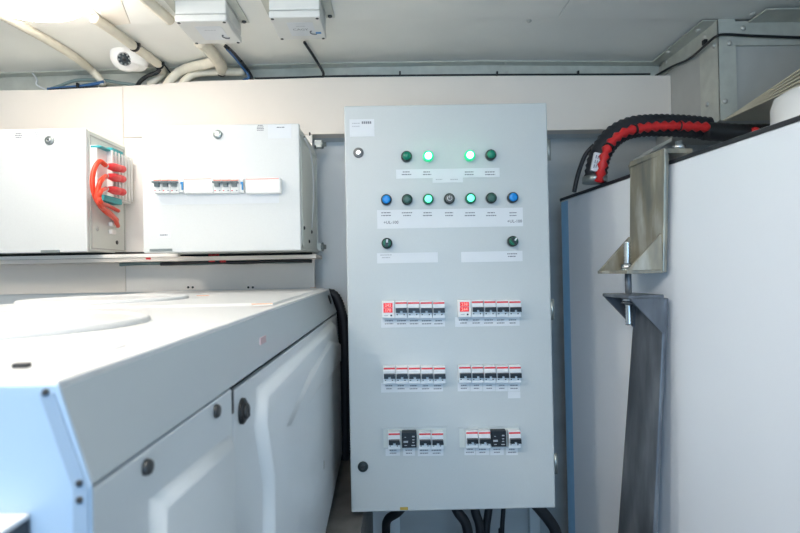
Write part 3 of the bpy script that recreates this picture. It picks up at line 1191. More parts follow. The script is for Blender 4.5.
# black vent plug on the shoulder end + bits
mb = MB()
p = Vector((XS(1.80)+.009, 1.80, zm-.034))
mb.lathe(p, (1, 0, .25), [(.016, -.002), (.016, .004), (.009, .006)], M['black'], 18)
obj('grommet', mb, mh)
mb = MB()
p = PPL(263, 340, Vector((N.x+kx/2+.001, yn, (zm+zs)/2)), Vector((1, .0, .22)).normalized())
mb.box(p, (.0012, .03, .009), M['pink'])
obj('paint_smudge', mb, mh, label='faint pink smudge')
# small case fixed to the end panel
za = P(26, 515.5, yn-.004).z
tri = [PZ(-60, 511, za), PZ(26, 515.5, za), PZ(2, 531, za), PZ(-60, 552, za)]
for q_ in tri[:2]:
    q_.y = yn-.0005
mb = MB()
mb.prism([Vector((q_.x, q_.y, za-.06)) for q_ in tri], (0, 0, .057), M['screw'])
o = obj('terminal_case', mb, mh, .001)
mb = MB()
mb.prism([Vector((q_.x, q_.y, za-.003)) for q_ in tri], (0, 0, .003), M['white'])
obj('lid', mb, o, .0007)

# black cables between the machine and the cabinet
base = [[(322, 296), (331, 293), (338, 300), (343, 318), (345, 345), (345, 400), (345, 460)],
        [(318, 300), (334, 300), (340, 312), (342, 335), (343.5, 370), (343.5, 420), (343.5, 470)],
        [(330, 304), (338, 306), (344, 315), (347, 330), (347, 380), (347, 440), (347, 470)]]
for i, L in enumerate(base):
    Y = 1.95+.04*i
    mb = MB()
    pts = [P(px, py, Y-(.0 if k else 0)) for k, (px, py) in enumerate(L)]
    mb.tube(pts, .017 - .002*i, M['blackhose'], 12, rib=.0025, pitch=.010)
    tag(obj('corrugated_hose', mb), ['black corrugated hose dropping behind the machine, front of three', 'black corrugated hose dropping behind the machine, middle of three',
                                     'black corrugated hose dropping behind the machine, beside the grey wall'][i], 'hose')

# ================================================================ THE TANK
zk = EYE+.257
T0 = PZ(557, 198.5, zk)
T1 = PZ(800, 112.5, zk)
td = (T1-T0)
td.z = 0
td.normalize()
tn = Vector((-abs(td.y), -td.x if td.y < 0 else td.x, 0))
tn = Vector((td.y, -td.x, 0))
if tn.x > 0:
    tn = -tn
tl = 1.75
tk = thing('storage_tank', (1.2, 1.0, 0), 'big white tank with black rim filling the side opposite the machine', 'tank')
inn = -tn
c0 = T0
R_ = .045
poly = [c0+td*tl, c0+td*R_]
for k in range(7):
    a = math.pi/2*k/6
    cc = c0+td*R_+inn*R_
    poly.append(cc+tn*R_*math.cos(a)-td*R_*math.sin(a))
poly += [c0+inn*1.15, c0+inn*1.15+td*tl]
poly = [Vector((p.x, p.y, .02)) for p in poly]
mb = MB()
mb.prism(poly, (0, 0, zk-.012-.02), M['tank'])
for i in range(len(mb.f)):
    pass
obj('shell', mb, tk, .006, 3)
mb = MB()
lid = [Vector((p.x, p.y, zk-.013)) for p in poly]
ce = sum(lid, Vector())/len(lid)
mb.prism([p+(p-ce).normalized()*.006 for p in lid], (0, 0, .008), M['gasket'])
obj('rim_gasket', mb, tk, label='black rubber rim strip')
mb = MB()
mb.prism([p+(ce-p).normalized()*.02+Vector((0, 0, .006)) for p in lid], (0, 0, .006), M['tank'])
obj('lid', mb, tk, .002)
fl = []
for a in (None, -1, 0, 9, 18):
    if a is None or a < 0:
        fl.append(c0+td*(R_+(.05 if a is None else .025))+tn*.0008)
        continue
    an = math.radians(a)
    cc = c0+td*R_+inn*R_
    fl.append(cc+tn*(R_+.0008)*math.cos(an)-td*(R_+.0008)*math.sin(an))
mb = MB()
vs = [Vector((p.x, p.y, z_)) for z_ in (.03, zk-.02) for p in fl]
mb.add(vs, [[i, i+1, i+6, i+5] for i in range(4)], M['corner_blue'], True)  # thin strip that paints a blue edge of light onto the tank corner
obj('edge_blue_light', mb, tk, label='blue light painted as a strip on the rounded corner')
# white filler cap
pc = PZ(792, 118, zk)
pc = Vector((.895, 1.08, zk-.002))
mb = MB()
mb.lathe(pc, (0, 0, 1), [(.095, 0), (.1, .03), (.1, .075), (.094, .094), (.075, .105), (.03, .112), (.001, .113)], M['white'], 40)
obj('filler_cap', mb, tk)

# ---- steel clamp on the tank side
fp0 = c0+tn*.002


def TP(px, py, off=0.):
    return PPL(px, py, c0+tn*off, tn)


cl = thing('tank_clamp', TP(635, 533, .0), 'bare steel clamp bar bolted in two halves down the tank side', 'clamp')
th = .012


def plate(mbx, pts, m, vec):
    mbx.prism(pts, vec, m)


u1 = [q_-tn*.022 for q_ in (TP(629.5, 176.5, .022), TP(664.5, 162.0, .022), TP(662.5, 272.5, .022), TP(629.0, 270.5, .022))]
mb = MB()
mb.prism([p+tn*.010 for p in u1], tn*th, M['steel'])
# bend over the tank edge
top = [u1[0]+tn*(.010+th), u1[1]+tn*(.010+th)]
zq = zk+.010
a, b = u1[0].copy(), u1[1].copy()
mb.hexa([a+tn*.010, b+tn*.010, b+tn*(.010+th), a+tn*(.010+th)],
        [Vector((a.x, a.y, zq))+tn*.010, Vector((b.x, b.y, zq))+tn*.010, Vector((b.x, b.y, zq))+tn*(.010+th), Vector((a.x, a.y, zq))+tn*(.010+th)], M['steel'])
a2, b2 = Vector((a.x, a.y, zq)), Vector((b.x, b.y, zq))
mb.hexa([a2+tn*(.010+th), b2+tn*(.010+th), b2-tn*.05, a2-tn*.05],
        [p+Vector((0, 0, th)) for p in (a2+tn*(.010+th), b2+tn*(.010+th), b2-tn*.05, a2-tn*.05)], M['steel'])
ub = obj('upper_bar', mb, cl, .003)
mb = MB()
l1 = [TP(634.5, 295.5, .022)-tn*.012, TP(664.0, 298, .022)-tn*.012]
lw = (l1[1]-l1[0])
q0, q1 = TP(617.5, 531.5, .06)-tn*.012, TP(653, 532.5, .06)-tn*.012
low = []
zlow = .04
for s_, e_ in ((l1[0], q0), (l1[1], q1)):
    d_ = (e_-s_)
    low.append(s_+d_*((zlow-s_.z)/d_.z))
mb.hexa([l1[0], l1[1], low[1], low[0]], [p+tn*th for p in (l1[0], l1[1], low[1], low[0])], M['steel2'])
lb = obj('lower_bar', mb, cl, .003)
# horizontal plates and gussets
def shelf(far_in, near_in, far_out_px, z_up, par, m, gus, thk=.008):
    fi, ni = far_in, near_in
    fo = fi+tn*.088
    no = ni+tn*.088
    mbp = MB()
    mbp.prism([fi, ni, no, fo], (0, 0, thk), m)
    obj('clamp_plate', mbp, par, .0015)
    for e_in, e_out in ((fi, fo), (ni, no)):
        g0 = e_in+Vector((0, 0, thk if z_up > 0 else 0))
        g1 = e_out+Vector((0, 0, thk if z_up > 0 else 0))+(e_in-e_out)*.03
        g2 = g0+Vector((0, 0, z_up))
        side = (ni-fi).normalized()*(.008 if e_in is fi else -.008)
        mbp = MB()
        mbp.prism([g0, g1, g2], side, m)
        obj('gusset', mbp, par, .001)


u_fi, u_ni = u1[3]+tn*(.010+th), u1[2]+tn*(.010+th)
zpu = (u_fi.z+u_ni.z)/2-.004
u_fi.z = u_ni.z = zpu
shelf(u_fi, u_ni, 600, .088, ub, M['steel'], True)
l_fi, l_ni = l1[0]+tn*th, l1[1]+tn*th
zpl_ = (l_fi.z+l_ni.z)/2+.0
l_fi.z = l_ni.z = zpl_
shelf(l_fi, l_ni, 602, -.09, lb, M['steel2'], True)
# tie rod with threaded ends and nuts
rc = (u_fi+u_ni)/2+tn*.045
rod = Vector((rc.x, rc.y, 0))
mb = MB()
mb.cyl(rod+Vector((0, 0, zpl_-.02)), rod+Vector((0, 0, zpu+.03)), .008, M['steel2'], 14)
ro = obj('tie_rod', mb, cl)
for z0, z1_ in ((zpu+.02, zpu+.08), (zpl_-.07, zpl_-.015)):
    mb = MB()
    mb.tube([rod+Vector((0, 0, z0)), rod+Vector((0, 0, z1_))], .0095, M['chrome'], 14, rib=.0025, pitch=.008, sub=1)
    obj('thread', mb, ro)
for z0 in (zpu+.009, zpl_-.014):
    mb = MB()
    mb.lathe(rod+Vector((0, 0, z0)), (0, 0, 1), [(.016, 0), (.016, .014)], M['chrome'], 6)
    mb.lathe(rod+Vector((0, 0, z0-.001)), (0, 0, 1), [(.019, 0), (.019, .002)], M['chrome'], 20)
    obj('nut', mb, ro)
mb = MB()
pb = b2*.9+a2*.1-tn*.025+Vector((0, 0, th))
mb.lathe(pb, (0, 0, 1), [(.014, 0), (.014, .010), (.008, .012), (.008, .02)], M['chrome'], 6)
obj('bolt', mb, ub)

# ---- red and black hoses over the tank
YO = 1.60
hk = [(595, 186, 1.60), (596, 172, 1.60), (600, 155, 1.60), (611, 138.5, 1.60), (628, 128.5, 1.60), (650, 125.5, 1.60), (680, 126, 1.60), (708, 128.5, 1.60)]
mb = MB()
pts = [P(*q) for q in hk]
pts[0].z = zk+.002
mb.tube(pts, .034, M['blackhose'], 18, rib=.004, pitch=.016)
bh = obj('black_hose', mb)
tag(bh, 'thick black corrugated hose arching from the tank top to the air trunk', 'hose')
mb = MB()
a = pts[0]
mb.lathe(Vector((a.x, a.y, zk)), (0, 0, 1), [(.036, 0), (.036, .018), (.034, .02)], M['lock'], 24)
obj('hose_clamp', mb, bh, label='metal clamp ring at the hose foot')
mb = MB()
p0, p1 = P(595, 171, 1.555), P(599, 153, 1.555)
ax = (p1-p0).normalized()
sx = Vector((ax.z, 0, -ax.x))
mb.hexa([p0-sx*.012, p0+sx*.012, p1+sx*.012, p1-sx*.012], [q_+Vector((0, .012, 0)) for q_ in (p0-sx*.012, p0+sx*.012, p1+sx*.012, p1-sx*.012)], M['paper'])
lo = obj('hose_tag', mb, bh, label='white printed tag')
mb = MB()
for k, w in ((-.006, .04), (0., .036), (.006, .03)):
    c_ = (p0+p1)/2+sx*k-Vector((0, .0008, 0))
    for s_ in (-1, 0, 1):
        d_ = c_+ax*s_*w*.36
        mb.hexa([d_-ax*w*.13-sx*.0012, d_+ax*w*.13-sx*.0012, d_+ax*w*.13+sx*.0012, d_-ax*w*.13+sx*.0012],
                [v_+Vector((0, .0004, 0)) for v_ in (d_-ax*w*.13-sx*.0012, d_+ax*w*.13-sx*.0012, d_+ax*w*.13+sx*.0012, d_-ax*w*.13+sx*.0012)], M['ink'])
obj('print', mb, lo)
rk = [(601.5, 183), (602, 167), (605.5, 152), (614, 139.5), (627, 131.5), (645, 127.6), (670, 126.0), (690, 126.5), (710, 127.5)]
mb = MB()
pts = [P(px, py, 1.55) for px, py in rk]
pts[0] = Vector((pts[0].x, 1.57, zk+.002))
mb.tube(pts, .0155, M['redhose'], 14, rib=.007, pitch=.024)
rh = obj('red_hose', mb)
tag(rh, 'red corrugated hose running along the front of the black hose', 'hose')
for t in (0.36, .62, .86):
    k = int(t*(len(pts)-1))
    c_ = pts[k].lerp(pts[k+1], .5)
    d_ = (pts[k+1]-pts[k]).normalized()
    mb = MB()
    mb.lathe(c_-d_*.004, d_, [(.0148, 0), (.0148, .005)], M['black'], 16)
    obj('cable_tie', mb, rh)
mb = MB()
mb.tube([P(704, 131, 1.58), P(718, 132, 1.575), P(745, 133.5, 1.56), P(790, 133.0, 1.54), P(830, 131, 1.52)], .028, M['black'], 14, rib=.0015, pitch=.02)
tb = obj('taped_hose', mb)
tag(tb, 'black taped hose end running under the ribbed air hood', 'hose')
mb = MB()
for s_ in (0., .035, .07):
    mb.lathe(P(752, 131, 1.53)+Vector((s_, 0, 0)), (1, -.05, 0), [(.009, 0), (.011, .008), (.009, .016)], M['redhose'], 12)
obj('red_patch', mb, tb, label='patch of red hose showing through the tape')
mb = MB()
mb.tube([P(574, 192, 1.66), P(577, 178, 1.66), P(581, 165, 1.65), P(586, 154, 1.64), P(594, 145, 1.63)], .007, M['cable'], 10)
c_ = obj('thin_cable', mb)
tag(c_, 'thin black cable rising beside the thick hose foot', 'cable')

# small white angle bracket and rail behind the hose
mb = MB()
p0, p1 = P(653, 147.5, 1.80), P(672, 137.5, 1.80)
mb.hexa([p0, p0+Vector((0, 0, -.012)), p1+Vector((0, 0, -.012)), p1], [q_+Vector((.02, .2, 0)) for q_ in (p0, p0+Vector((0, 0, -.012)), p1+Vector((0, 0, -.012)), p1)], M['boxside'])
# (fixed to the trunk as its brace, see below)
brace_mb = mb

# ================================================= AIR TRUNK on the ceiling
YT = 1.66
zt0 = EYE+.456
tk2 = thing('air_trunk', (1.45, 1.85, zt0), 'grey sheet-metal air trunk with riveted corner flanges in the ceiling corner', 'air duct')
zct = ceil_z(XT+.4)-.001
mb = MB()
mb.box2((XT, YT+.001, zt0+.02), (1.949, YW-.001, zct), M['trunk'])
obj('duct_body', mb, tk2)
zcs = ceil_z(XT)-.0045
mb = MB()
fw = .052
mb.box2((XT-.004, YT-.004, zt0), (XT, YT+.10, zcs), M['plate'])          # upright flange on the side
obj('corner_flange', mb, tk2)
mb = MB()
mb.box2((XT-.004, YT-.005, zt0), (XT+.05, YT, zcs), M['plate'])
obj('corner_flange', mb, tk2)
mb = MB()
mb.box2((XT-.005, YT, zcs-.05), (XT, YW-.07, zcs), M['plate'])
mb.box2((XT-.05, YT+.0, zcs-.004), (XT, YW-.09, zcs), M['plate'])
obj('ceiling_flange', mb, tk2)
mb = MB()
zc2 = ceil_z(1.5)-.005
mb.box2((XT-.004, YT-.006, zc2-.075), (1.949, YT, zc2), M['plate'])
mb.box2((XT+.09, YT-.09, zc2-.004), (1.949, YT, zc2), M['plate'])
obj('ceiling_flange', mb, tk2)
rvs = []
for px, py, k in ((666, 62.5, 's'), (704, 37.5, 's'), (713.5, 46, 's'), (707, 104.5, 's'), (729, 43.5, 'f'), (725, 101.5, 'f'), (743, 28.5, 'f'), (752, 14, 'c'), (698, 30.5, 'd'), (668, 52, 'd')):
    if k == 's':
        p = PX(px, py, XT-.005)
        ax = (-1, 0, 0)
    elif k == 'f':
        p = P(px, py, YT-.006)
        ax = (0, -1, 0)
    else:
        p = PZ(px, py, zc2-.006)
        ax = (0, 0, -1)
    mb = MB()
    mb.lathe(p, ax, [(.0085, -.002), (.0085, .002), (.005, .005), (.001, .006)], M['rivet'], 12)
    obj('rivet', mb, tk2)
# ribbed hood: stack of thin slats opening towards the room
mb = MB()
c_ = Vector((XT+.002, YT-.008, zt0))
for k in range(5):
    zz = k*.0022
    zn = k*.0125
    L = .75
    a_ = c_+Vector((0, 0, zz))
    b_ = c_+Vector((0, -L, zn*L/.39+zz))
    w = Vector((.9, 0, 0))
    t = Vector((0, 0, -.004))
    off = Vector((k*.004, 0, 0))
    mb.hexa([a_+off, b_+off, b_+off+w, a_+off+w], [q_+t for q_ in (a_+off, b_+off, b_+off+w, a_+off+w)], M['slat'])
    i_ = Vector((.012, 0, 0))
    if k < 4:
        n_ = Vector((0, 0, .0022))
        nb = Vector((0, 0, .0125*L/.39+.0022))
        mb.hexa([a_+off+i_, b_+off+i_, b_+off+w, a_+off+w], [a_+off+i_+n_, b_+off+i_+nb, b_+off+w+nb, a_+off+w+n_], M['trunk'])
obj('ribbed_hood', mb, tk2)
obj('brace', brace_mb, tk2, .001)
mb = MB()
mb.tube([PX(655, 76, XT-.012), PX(672, 66.5, XT-.012), PX(690, 58.5, XT-.012), P(706, 44.5, YT+.03), P(716, 36.5, YT-.012), P(726, 34.5, YT-.014), P(755, 36, YT-.014), P(800, 37.5, YT-.014), P(840, 38, YT-.014)], .004, M['cable'], 8)
wk = obj('trunk_cable', mb)
tag(wk, 'thin black cable clipped along the air trunk flanges', 'cable')
for px, py in ((704.5, 42.5), (654, 75.5)):
    p = PX(px, py, XT-.012)
    mb = MB()
    mb.box(p, (.012, .016, .016), M['black'])
    obj('cable_clip', mb, wk, .002)

# thin cable along the top of the header
mb = MB()
tp = [(255, 79.3), (300, 78.2), (330, 77.2), (400, 76.4), (500, 75.6), (600, 75.3), (650, 75.0)]
mb.tube([P(px, py, YH+.012)+Vector((0, 0, .003)) for px, py in tp], .0035, M['cable'], 8)
hc = obj('header_cable', mb)
tag(hc, 'thin dark cable lying along the top of the cream header', 'cable')
for px, py in ((400, 75), (497, 75), (578, 74.4)):
    mb = MB()
    mb.box(P(px, py, YH+.012)+Vector((0, 0, .005)), (.006, .012, .014), M['black'])
    obj('cable_clip', mb, hc)

# ======================================================== CEILING THINGS
def ceiling_light(c, r, label, m='lamp', dp=1.):
    z = ceil_z(c[0])-.004
    t = thing('ceiling_light', (c[0], c[1], z-.1), label, 'lamp', 'round ceiling lights')
    mb = MB()
    mb.lathe((c[0], c[1], z), (0, 0, -1), [(r+.012, 0), (r+.012, .018), (r, .02)], M['lampbase'], 48)
    obj('base', mb, t)
    mb = MB()
    mb.lathe((c[0], c[1], z-.018), (0, 0, -1), [(r, 0), (r, .045*dp), (r*.97, .06*dp), (r*.86, .072*dp), (r*.5, .08*dp), (.001, .082*dp)], M[m], 48)
    obj('diffuser', mb, t)
    return t


ceiling_light((-.935, 1.345), .148, 'round glowing white ceiling lamp beside the ribbed conduit over the wall boxes', 'lamp', .75)
ceiling_light((-.18, -.2), .155, 'added round fill lamp on the ceiling, unseen behind the viewer', 'lamp_bright')  # unseen lamp added to brighten the cabinet front, recess and tank
ceiling_light((-.95, .20), .155, 'round glowing white ceiling lamp over the machine housing end', 'lamp_bright')
# mounting block beside the lamp
a = PZ(106, 30, zc-.012)
b = PZ(134, 0, zc-.012)
mb = MB()
pA, pB, pC, pD = PZ(107, 27, ceil_z(-.8)-.005), PZ(131, 24, ceil_z(-.8)-.005), PZ(118, -8, ceil_z(-.8)-.005), PZ(92, -5, ceil_z(-.8)-.005)
mb.prism([pA, pB, pC, pD], (0, 0, .012), M['lampbase'])
tag(obj('mounting_plate', mb, None, .002), 'cream mounting plate on the ceiling beside the glowing round lamp', 'plate')


def junction_box(nb, fb, xr_top, label, marks, hook):
    """nb: near lower edge px pair, fb: far lower edge px pair (on the underside)"""
    z = EYE+.722
    pts = [PZ(*nb[0], z), PZ(*nb[1], z), PZ(*fb[1], z), PZ(*fb[0], z)]
    x0, x1 = (pts[0].x+pts[3].x)/2, (pts[1].x+pts[2].x)/2
    y0, y1 = (pts[0].y+pts[1].y)/2, (pts[2].y+pts[3].y)/2
    t = thing('junction_box', ((x0+x1)/2, (y0+y1)/2, z), label, 'junction box', 'ceiling junction boxes')
    zt_ = ceil_z((x0+x1)/2)-.0045
    mb = MB()
    mb.box2((x0+.001, y0+.001, z+.022), (x1-.001, y1-.001, zt_), M['jbox'])
    obj('body', mb, t, .004)
    mb = MB()
    mb.box2((x0, y0, z), (x1, y1, z+.0205), M['jbox'])
    ld = obj('lid', mb, t, .004)
    for sx_, sy_ in ((0, 0), (1, 0), (1, 1), (0, 1)):
        c = Vector((x0+.009 if not sx_ else x1-.009, y0+.009 if not sy_ else y1-.009, z))
        mb = MB()
        mb.lathe(c, (0, 0, -1), [(.0045, -.001), (.0045, .0015), (.003, .002)], M['screw'], 12)
        obj('screw', mb, ld)
    # label on the lid underside
    w, d = x1-x0, y1-y0
    lx0, lx1, ly0, ly1 = x0+w*.3, x1-w*.18, y0+d*.22, y0+d*.8
    mb = MB()
    mb.box2((lx0, ly0, z-.0008), (lx1, ly1, z), M['paper'])
    lab = obj('label_plate', mb, ld)
    mb = MB()
    cx = (lx0+lx1)/2
    scribble(mb, (cx, ly0+(ly1-ly0)*.25, z-.001), (lx1-lx0)*.5, 1, .008, M['ink_faint'], (1, 0, 0), (0, -1, 0), h=.003)
    if marks:
        text_mesh(mb, marks, (cx-.004, (ly0+ly1)/2, z-.0012), .012, M['ink'], (1, 0, 0), (0, -1, 0))
    c = Vector((lx1-.004, ly0+(ly1-ly0)*.72, z-.0014))
    pr = None
    for k in range(9):
        an = math.radians(60+k*22)
        q_ = c+Vector((math.cos(an)*.012, math.sin(an)*.012, 0))
        if pr is not None:
            mb.cyl(pr, q_, .0022, M['ink'], 6)
        pr = q_
    if hook:
        mb.box(c+Vector((.012, .004, .0)), (.016, .01, .0008), M['bluetab'])
    obj('print', mb, lab)
    # mounting rails
    for xx in (x0-.014, x1+.014):
        mb = MB()
        mb.box2((xx-.013, y0-.1, zt_-.003), (xx+.013, y1-.01, zt_), M['plate'])
        mb.lathe((xx, y1-.022, zt_-.003), (0, 0, -1), [(.007, 0), (.007, .003), (.004, .005)], M['screw'], 12)
        obj('mounting_rail', mb, t)
    return t, (x0, x1, y0, y1, z)


j1, e1 = junction_box([(173, 22.5), (224, 20)], [(198, 45.7), (243, 42.7)], 241, 'pale grey junction box on the ceiling between conduits and the other box', '', False)
j2, e2 = junction_box([(267, 18.7), (318, 16)], [(282, 41), (328, 39)], 320, 'pale grey junction box with blue hook logo, over the main cabinet corner', 'CAGY', True)

zcc = zc-.02
cond = [
    ('ribbed_conduit', [(-60, -22), (-15, 6), (20, 25), (50, 41.5), (75, 57), (90, 69), (100, 79), (104, 87)], .0145, 'cream ribbed conduit crossing the ceiling from the frame edge to the blue cables', True),
    ('ribbed_conduit', [(94, 18), (112, 30), (128, 42), (146, 55), (159, 65), (163, 72), (157, 79), (148, 85)], .0155, 'cream conduit with black ties running past the dome camera', True),
    ('ribbed_conduit', [(132, -14), (150, 3), (163, 14), (171, 21)], .0155, 'cream ribbed conduit entering the ceiling junction box', True),
    ('ribbed_conduit', [(200, 42), (208, 48), (215, 57), (221, 66), (222, 72)], .021, 'thick cream conduit stub hanging behind the ceiling junction box', True),
    ('cream_pipe', [(166, 88), (172, 79), (181, 71), (194, 66.5), (206, 64), (216, 61)], .017, 'smooth cream pipe bend on the header, outer of two', False),
    ('cream_pipe', [(180, 88), (187, 79), (197, 73.5), (215, 72), (245, 72)], .014, 'smooth cream pipe bend on the header, inner of two', False),
]
for nm, px, r, lb, rb in cond:
    pts = []
    n_ = len(px)
    for k, (x_, y_) in enumerate(px):
        q_ = PZ(x_, y_, ceil_z(-.8)-.004-r)
        if q_.y > YH+.01:
            q_ = P(x_, y_, YH+.02 if nm == 'cream_pipe' else YH+.03)
        pts.append(q_)
    mb = MB()
    mb.tube(pts, r, M['conduit'], 14, rib=.003 if rb else 0, pitch=.012)
    o = obj(nm, mb)
    tag(o, lb, 'conduit')
    if 'black ties' in lb:
        for k, f_ in ((2, .35), (4, .0)):
            c = pts[k].lerp(pts[k+1], f_)
            d_ = (pts[k+1]-pts[k]).normalized()
            mb = MB()
            mb.lathe(c-d_*.004, d_, [(r+.0015, 0), (r+.0015, .008)], M['black'], 16)
            mb.box(c+Vector((.016, -.004, .003)), (.01, .008, .012), M['black'])
            obj('cable_tie', mb, o)
    if 'stub' in lb:
        mb = MB()
        d_ = (pts[-1]-pts[-2]).normalized()
        mb.lathe(pts[-1]-d_*.012, d_, [(r+.0015, 0), (r+.0015, .006)], M['black'], 16)
        obj('cable_tie', mb, o)


def cable(name, pts, r, m, label, n=8, cat='cable'):
    mb = MB()
    mb.tube(pts, r, M[m], n)
    return tag(obj(name, mb), label, cat)


Yk = YH+.022
cable('camera_cable', [PZ(133, 43, zc-.012), PZ(147, 53, zc-.012), P(163, 64, 1.93), P(169, 71, 1.96), P(173, 77, 1.97)], .0028, 'cable', 'thin black cable strapped along the conduit past the dome camera')
cable('blue_cable', [P(48, 89.5, Yk), P(62, 88.2, Yk), P(80, 86.5, Yk), P(98, 83.5, Yk), P(104, 82, Yk)], .0065, 'bluecable', 'blue cable lying on the header under the ribbed conduit')
cable('grey_cable', [P(49, 89.8, Yk+.012), P(60, 86, Yk+.012), P(75, 80.8, Yk+.012), P(90, 80, Yk+.012), P(104, 80.5, Yk+.012), P(120, 83, Yk+.012), P(138, 85.5, Yk+.01)], .0062, 'greycable', 'grey-green cable looping over the blue cable on the header')
cable('dark_cable', [P(49, 90, Yk-.012), P(70, 88.5, Yk-.012), P(98, 87, Yk-.012)], .004, 'cable', 'dark cable lying beneath the blue cable on the header')
mb = MB()
mb.box(P(78, 86.5, Yk-.01), (.007, .012, .024), M['black'])
tag(obj('cable_tie', mb), 'black cable tie around the blue and dark cables on the header', 'cable tie')
cable('drop_cable', [P(137, 86.5, 1.965), P(141, 81, 1.955), P(148, 76, 1.945), P(157, 72.5, 1.94), P(160, 69, 1.94)], .0075, 'cable', 'short thick black cable dropping below the dome camera conduit')
zz = zc-.012
q = [PZ(226, 46.5, zc-.03), PZ(236, 56, zc-.03), P(246, 68, 1.955), P(251, 76, 1.965), P(252, 81, 1.97)]
jc = cable('black_cable', q, .0065, 'cable', 'black cable sloping from the plainer junction box down to the header')
for k, f_ in ((0, .15), (1, .4), (3, .6)):
    c = q[k].lerp(q[k+1], f_)
    mb = MB()
    mb.box(c, (.02, .014, .01), M['black'], Matrix.Rotation(.6, 3, 'Y'))
    obj('cable_tie', mb, jc)
cable('blue_cable', [PZ(227, 49, zc-.036), PZ(236, 59, zc-.036), P(243, 68, 1.945), P(249, 77, 1.955), P(243, 80.6, 1.956)], .0045, 'bluecable', 'blue cable sloping alongside the black cable from the plainer junction box')
cable('black_cable', [P(252, 78, 1.985), P(270, 79.5, 1.985), P(300, 78.8, 1.985), P(322, 78.5, 1.985)], .004, 'greycable', 'dark green-grey cable lying on the header between the two drop cables')
cable('black_cable', [PZ(304.5, 42.5, zc-.012), PZ(314, 57, zc-.008), P(322, 70, 1.95), P(323.5, 75, 1.958), P(321.5, 79, 1.965)], .005, 'cable', 'single black cable sloping from the logo junction box to the header')
cable('white_wire', [PZ(30, 70, zc-.005), P(37, 79, 1.995), P(37, 85, 1.985), P(47, 90.2, 1.985)], .003, 'paper', 'thin white wire curling down the wall flange above the plain box')

# dome camera
cc = P(126, 57, 1.86)
zcl = ceil_z(cc.x)-.004
view = (CAM-cc).normalized()
ax = (view+Vector((-.12, 0, -.18))).normalized()
dc = thing('security_camera', (cc.x, cc.y, cc.z-.05), 'white round security camera hanging from the ceiling beside a conduit', 'camera')
mb = MB()
mb.lathe((cc.x+.012, cc.y+.015, zcl), (0, 0, -1), [(.058, 0), (.058, .012), (.052, .03), (.045, .04)], M['camera_white'], 36)
obj('mount', mb, dc)
mb = MB()
prof = []
for k in range(13):
    a = math.pi*k/12
    prof.append((max(.001, .05*math.sin(a)), -.044*math.cos(a)))
mb.lathe(cc, ax, prof, M['camera_white'], 36)
hd = obj('camera_head', mb, dc)
mb = MB()
lc = cc+ax*.0425
mb.lathe(lc-ax*.006, ax, [(.023, 0), (.023, .006), (.0205, .0075)], M['fin'], 28)
obj('lens_ring', mb, hd)
mb = MB()
mb.lathe(lc, ax, [(.020, 0), (.020, .0025), (.014, .003), (.0135, .0045), (.001, .006)], M['lens_glass'], 28)
obj('lens', mb, hd)
mb = MB()
e1_ = ax.orthogonal().normalized()
e2_ = ax.cross(e1_)
for k in range(8):
    a = k*math.pi/4
    mb.lathe(lc+(e1_*math.cos(a)+e2_*math.sin(a))*.0168+ax*.002, ax, [(.0032, 0), (.0032, .002), (.001, .003)], M['lock'], 8)
mb.lathe(lc+ax*.004, ax, [(.007, 0), (.007, .003), (.003, .004)], M['black'], 16)
obj('infrared_ring', mb, hd)
mb = MB()
mb.box(cc+ax*.030+Vector((-.030, 0, .024)), (.02, .016, .008), M['bezel'], Matrix.Rotation(-.7, 3, 'Y'))
obj('sensor_window', mb, hd, .002)

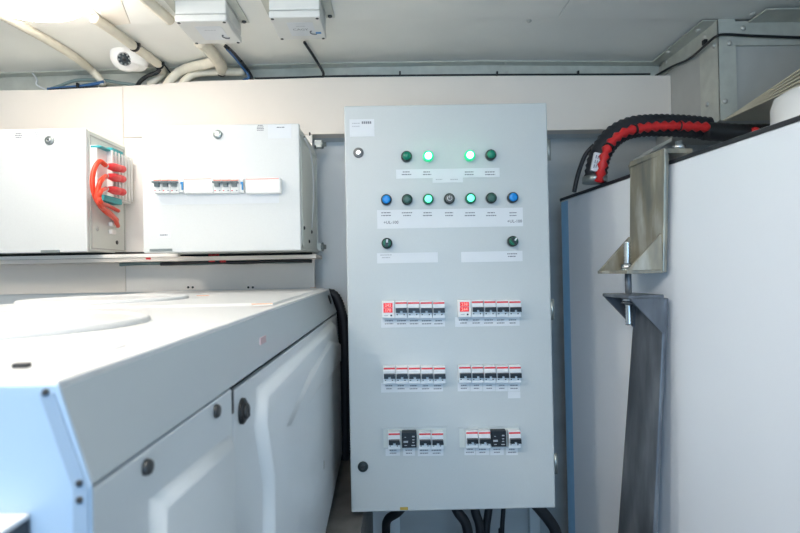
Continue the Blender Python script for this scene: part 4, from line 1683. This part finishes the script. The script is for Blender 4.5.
# ============================================= CABLES UNDER THE CABINET
und = [
    ('cabinet_cable', [(408, 500, 1.72), (398, 512, 1.72), (388, 519, 1.74), (386, 530, 1.76), (388, 560, 1.8)], .014, 'black cable bending out of the cabinet bottom towards the machine'),
    ('cabinet_cable', [(452, 500, 1.72), (458, 512, 1.72), (466, 524, 1.72), (469, 545, 1.72), (469, 580, 1.72)], .016, 'thick black cable curving down below the cabinet middle'),
    ('cabinet_cable', [(473, 500, 1.75), (476, 514, 1.75), (480, 528, 1.75), (481, 560, 1.75)], .015, 'black cable hanging beside the thick curved cable'),
    ('cabinet_cable', [(490, 500, 1.76), (488, 514, 1.76), (486, 530, 1.76), (485, 560, 1.76)], .013, 'straight black cable hanging below the cabinet middle'),
    ('cabinet_cable', [(504, 500, 1.85), (503, 514, 1.85), (502, 532, 1.85), (502, 570, 1.85)], .008, 'thin black cable hanging alone below the cabinet'),
    ('cabinet_cable', [(530, 498, 1.70), (540, 509, 1.70), (549, 520, 1.70), (556, 533, 1.70), (560, 560, 1.70)], .018, 'thick black cable sweeping down from the cabinet hinge corner'),
]
for nm, L, r, lb in und:
    mb = MB()
    pts = [P(*q_) for q_ in L]
    pts.append(Vector((pts[-1].x, pts[-1].y+.01, .3)))
    pts.append(Vector((pts[-1].x, pts[-1].y+.02, r+.002)))
    mb.tube(pts, r, M['cable'], 14)
    tag(obj(nm, mb), lb, 'cable')
# wall-mounted pipe below the cabinet
mb = MB()
x0 = P(533, 520, YW).x
mb.box2((x0-.02, YW-.03, .02), (x0+.02, YW-.001, EYE-.6), M['recess'])
tag(obj('wall_channel', mb, None, .003), 'grey upright channel on the wall below the cabinet', 'channel')

# ================================================================== LIGHT
w = bpy.data.worlds.new('world')
SC.world = w
w.use_nodes = True
bg = w.node_tree.nodes['Background']
bg.inputs['Color'].default_value = (.62, .78, 1.0, 1)
bg.inputs['Strength'].default_value = 1.0


def area(name, loc, target, sx, sy, power, col):
    d = bpy.data.lights.new(name, 'AREA')
    d.shape = 'RECTANGLE'
    d.size, d.size_y, d.energy, d.color = sx, sy, power, col
    o = bpy.data.objects.new(name, d)
    COL.objects.link(o)
    o.location = loc
    o.rotation_euler = (Vector(target)-Vector(loc)).to_track_quat('-Z', 'Y').to_euler()
    return o


area('doorway_daylight', (0, -2.28, .95), (0, 2, .9), 1.45, 1.8, 19, (.32, .65, 1.0))

SC.view_settings.view_transform = 'Standard'
SC.view_settings.look = 'None'
SC.view_settings.exposure = 0.62
SC.view_settings.gamma = 1
SC.view_settings.use_curve_mapping = False
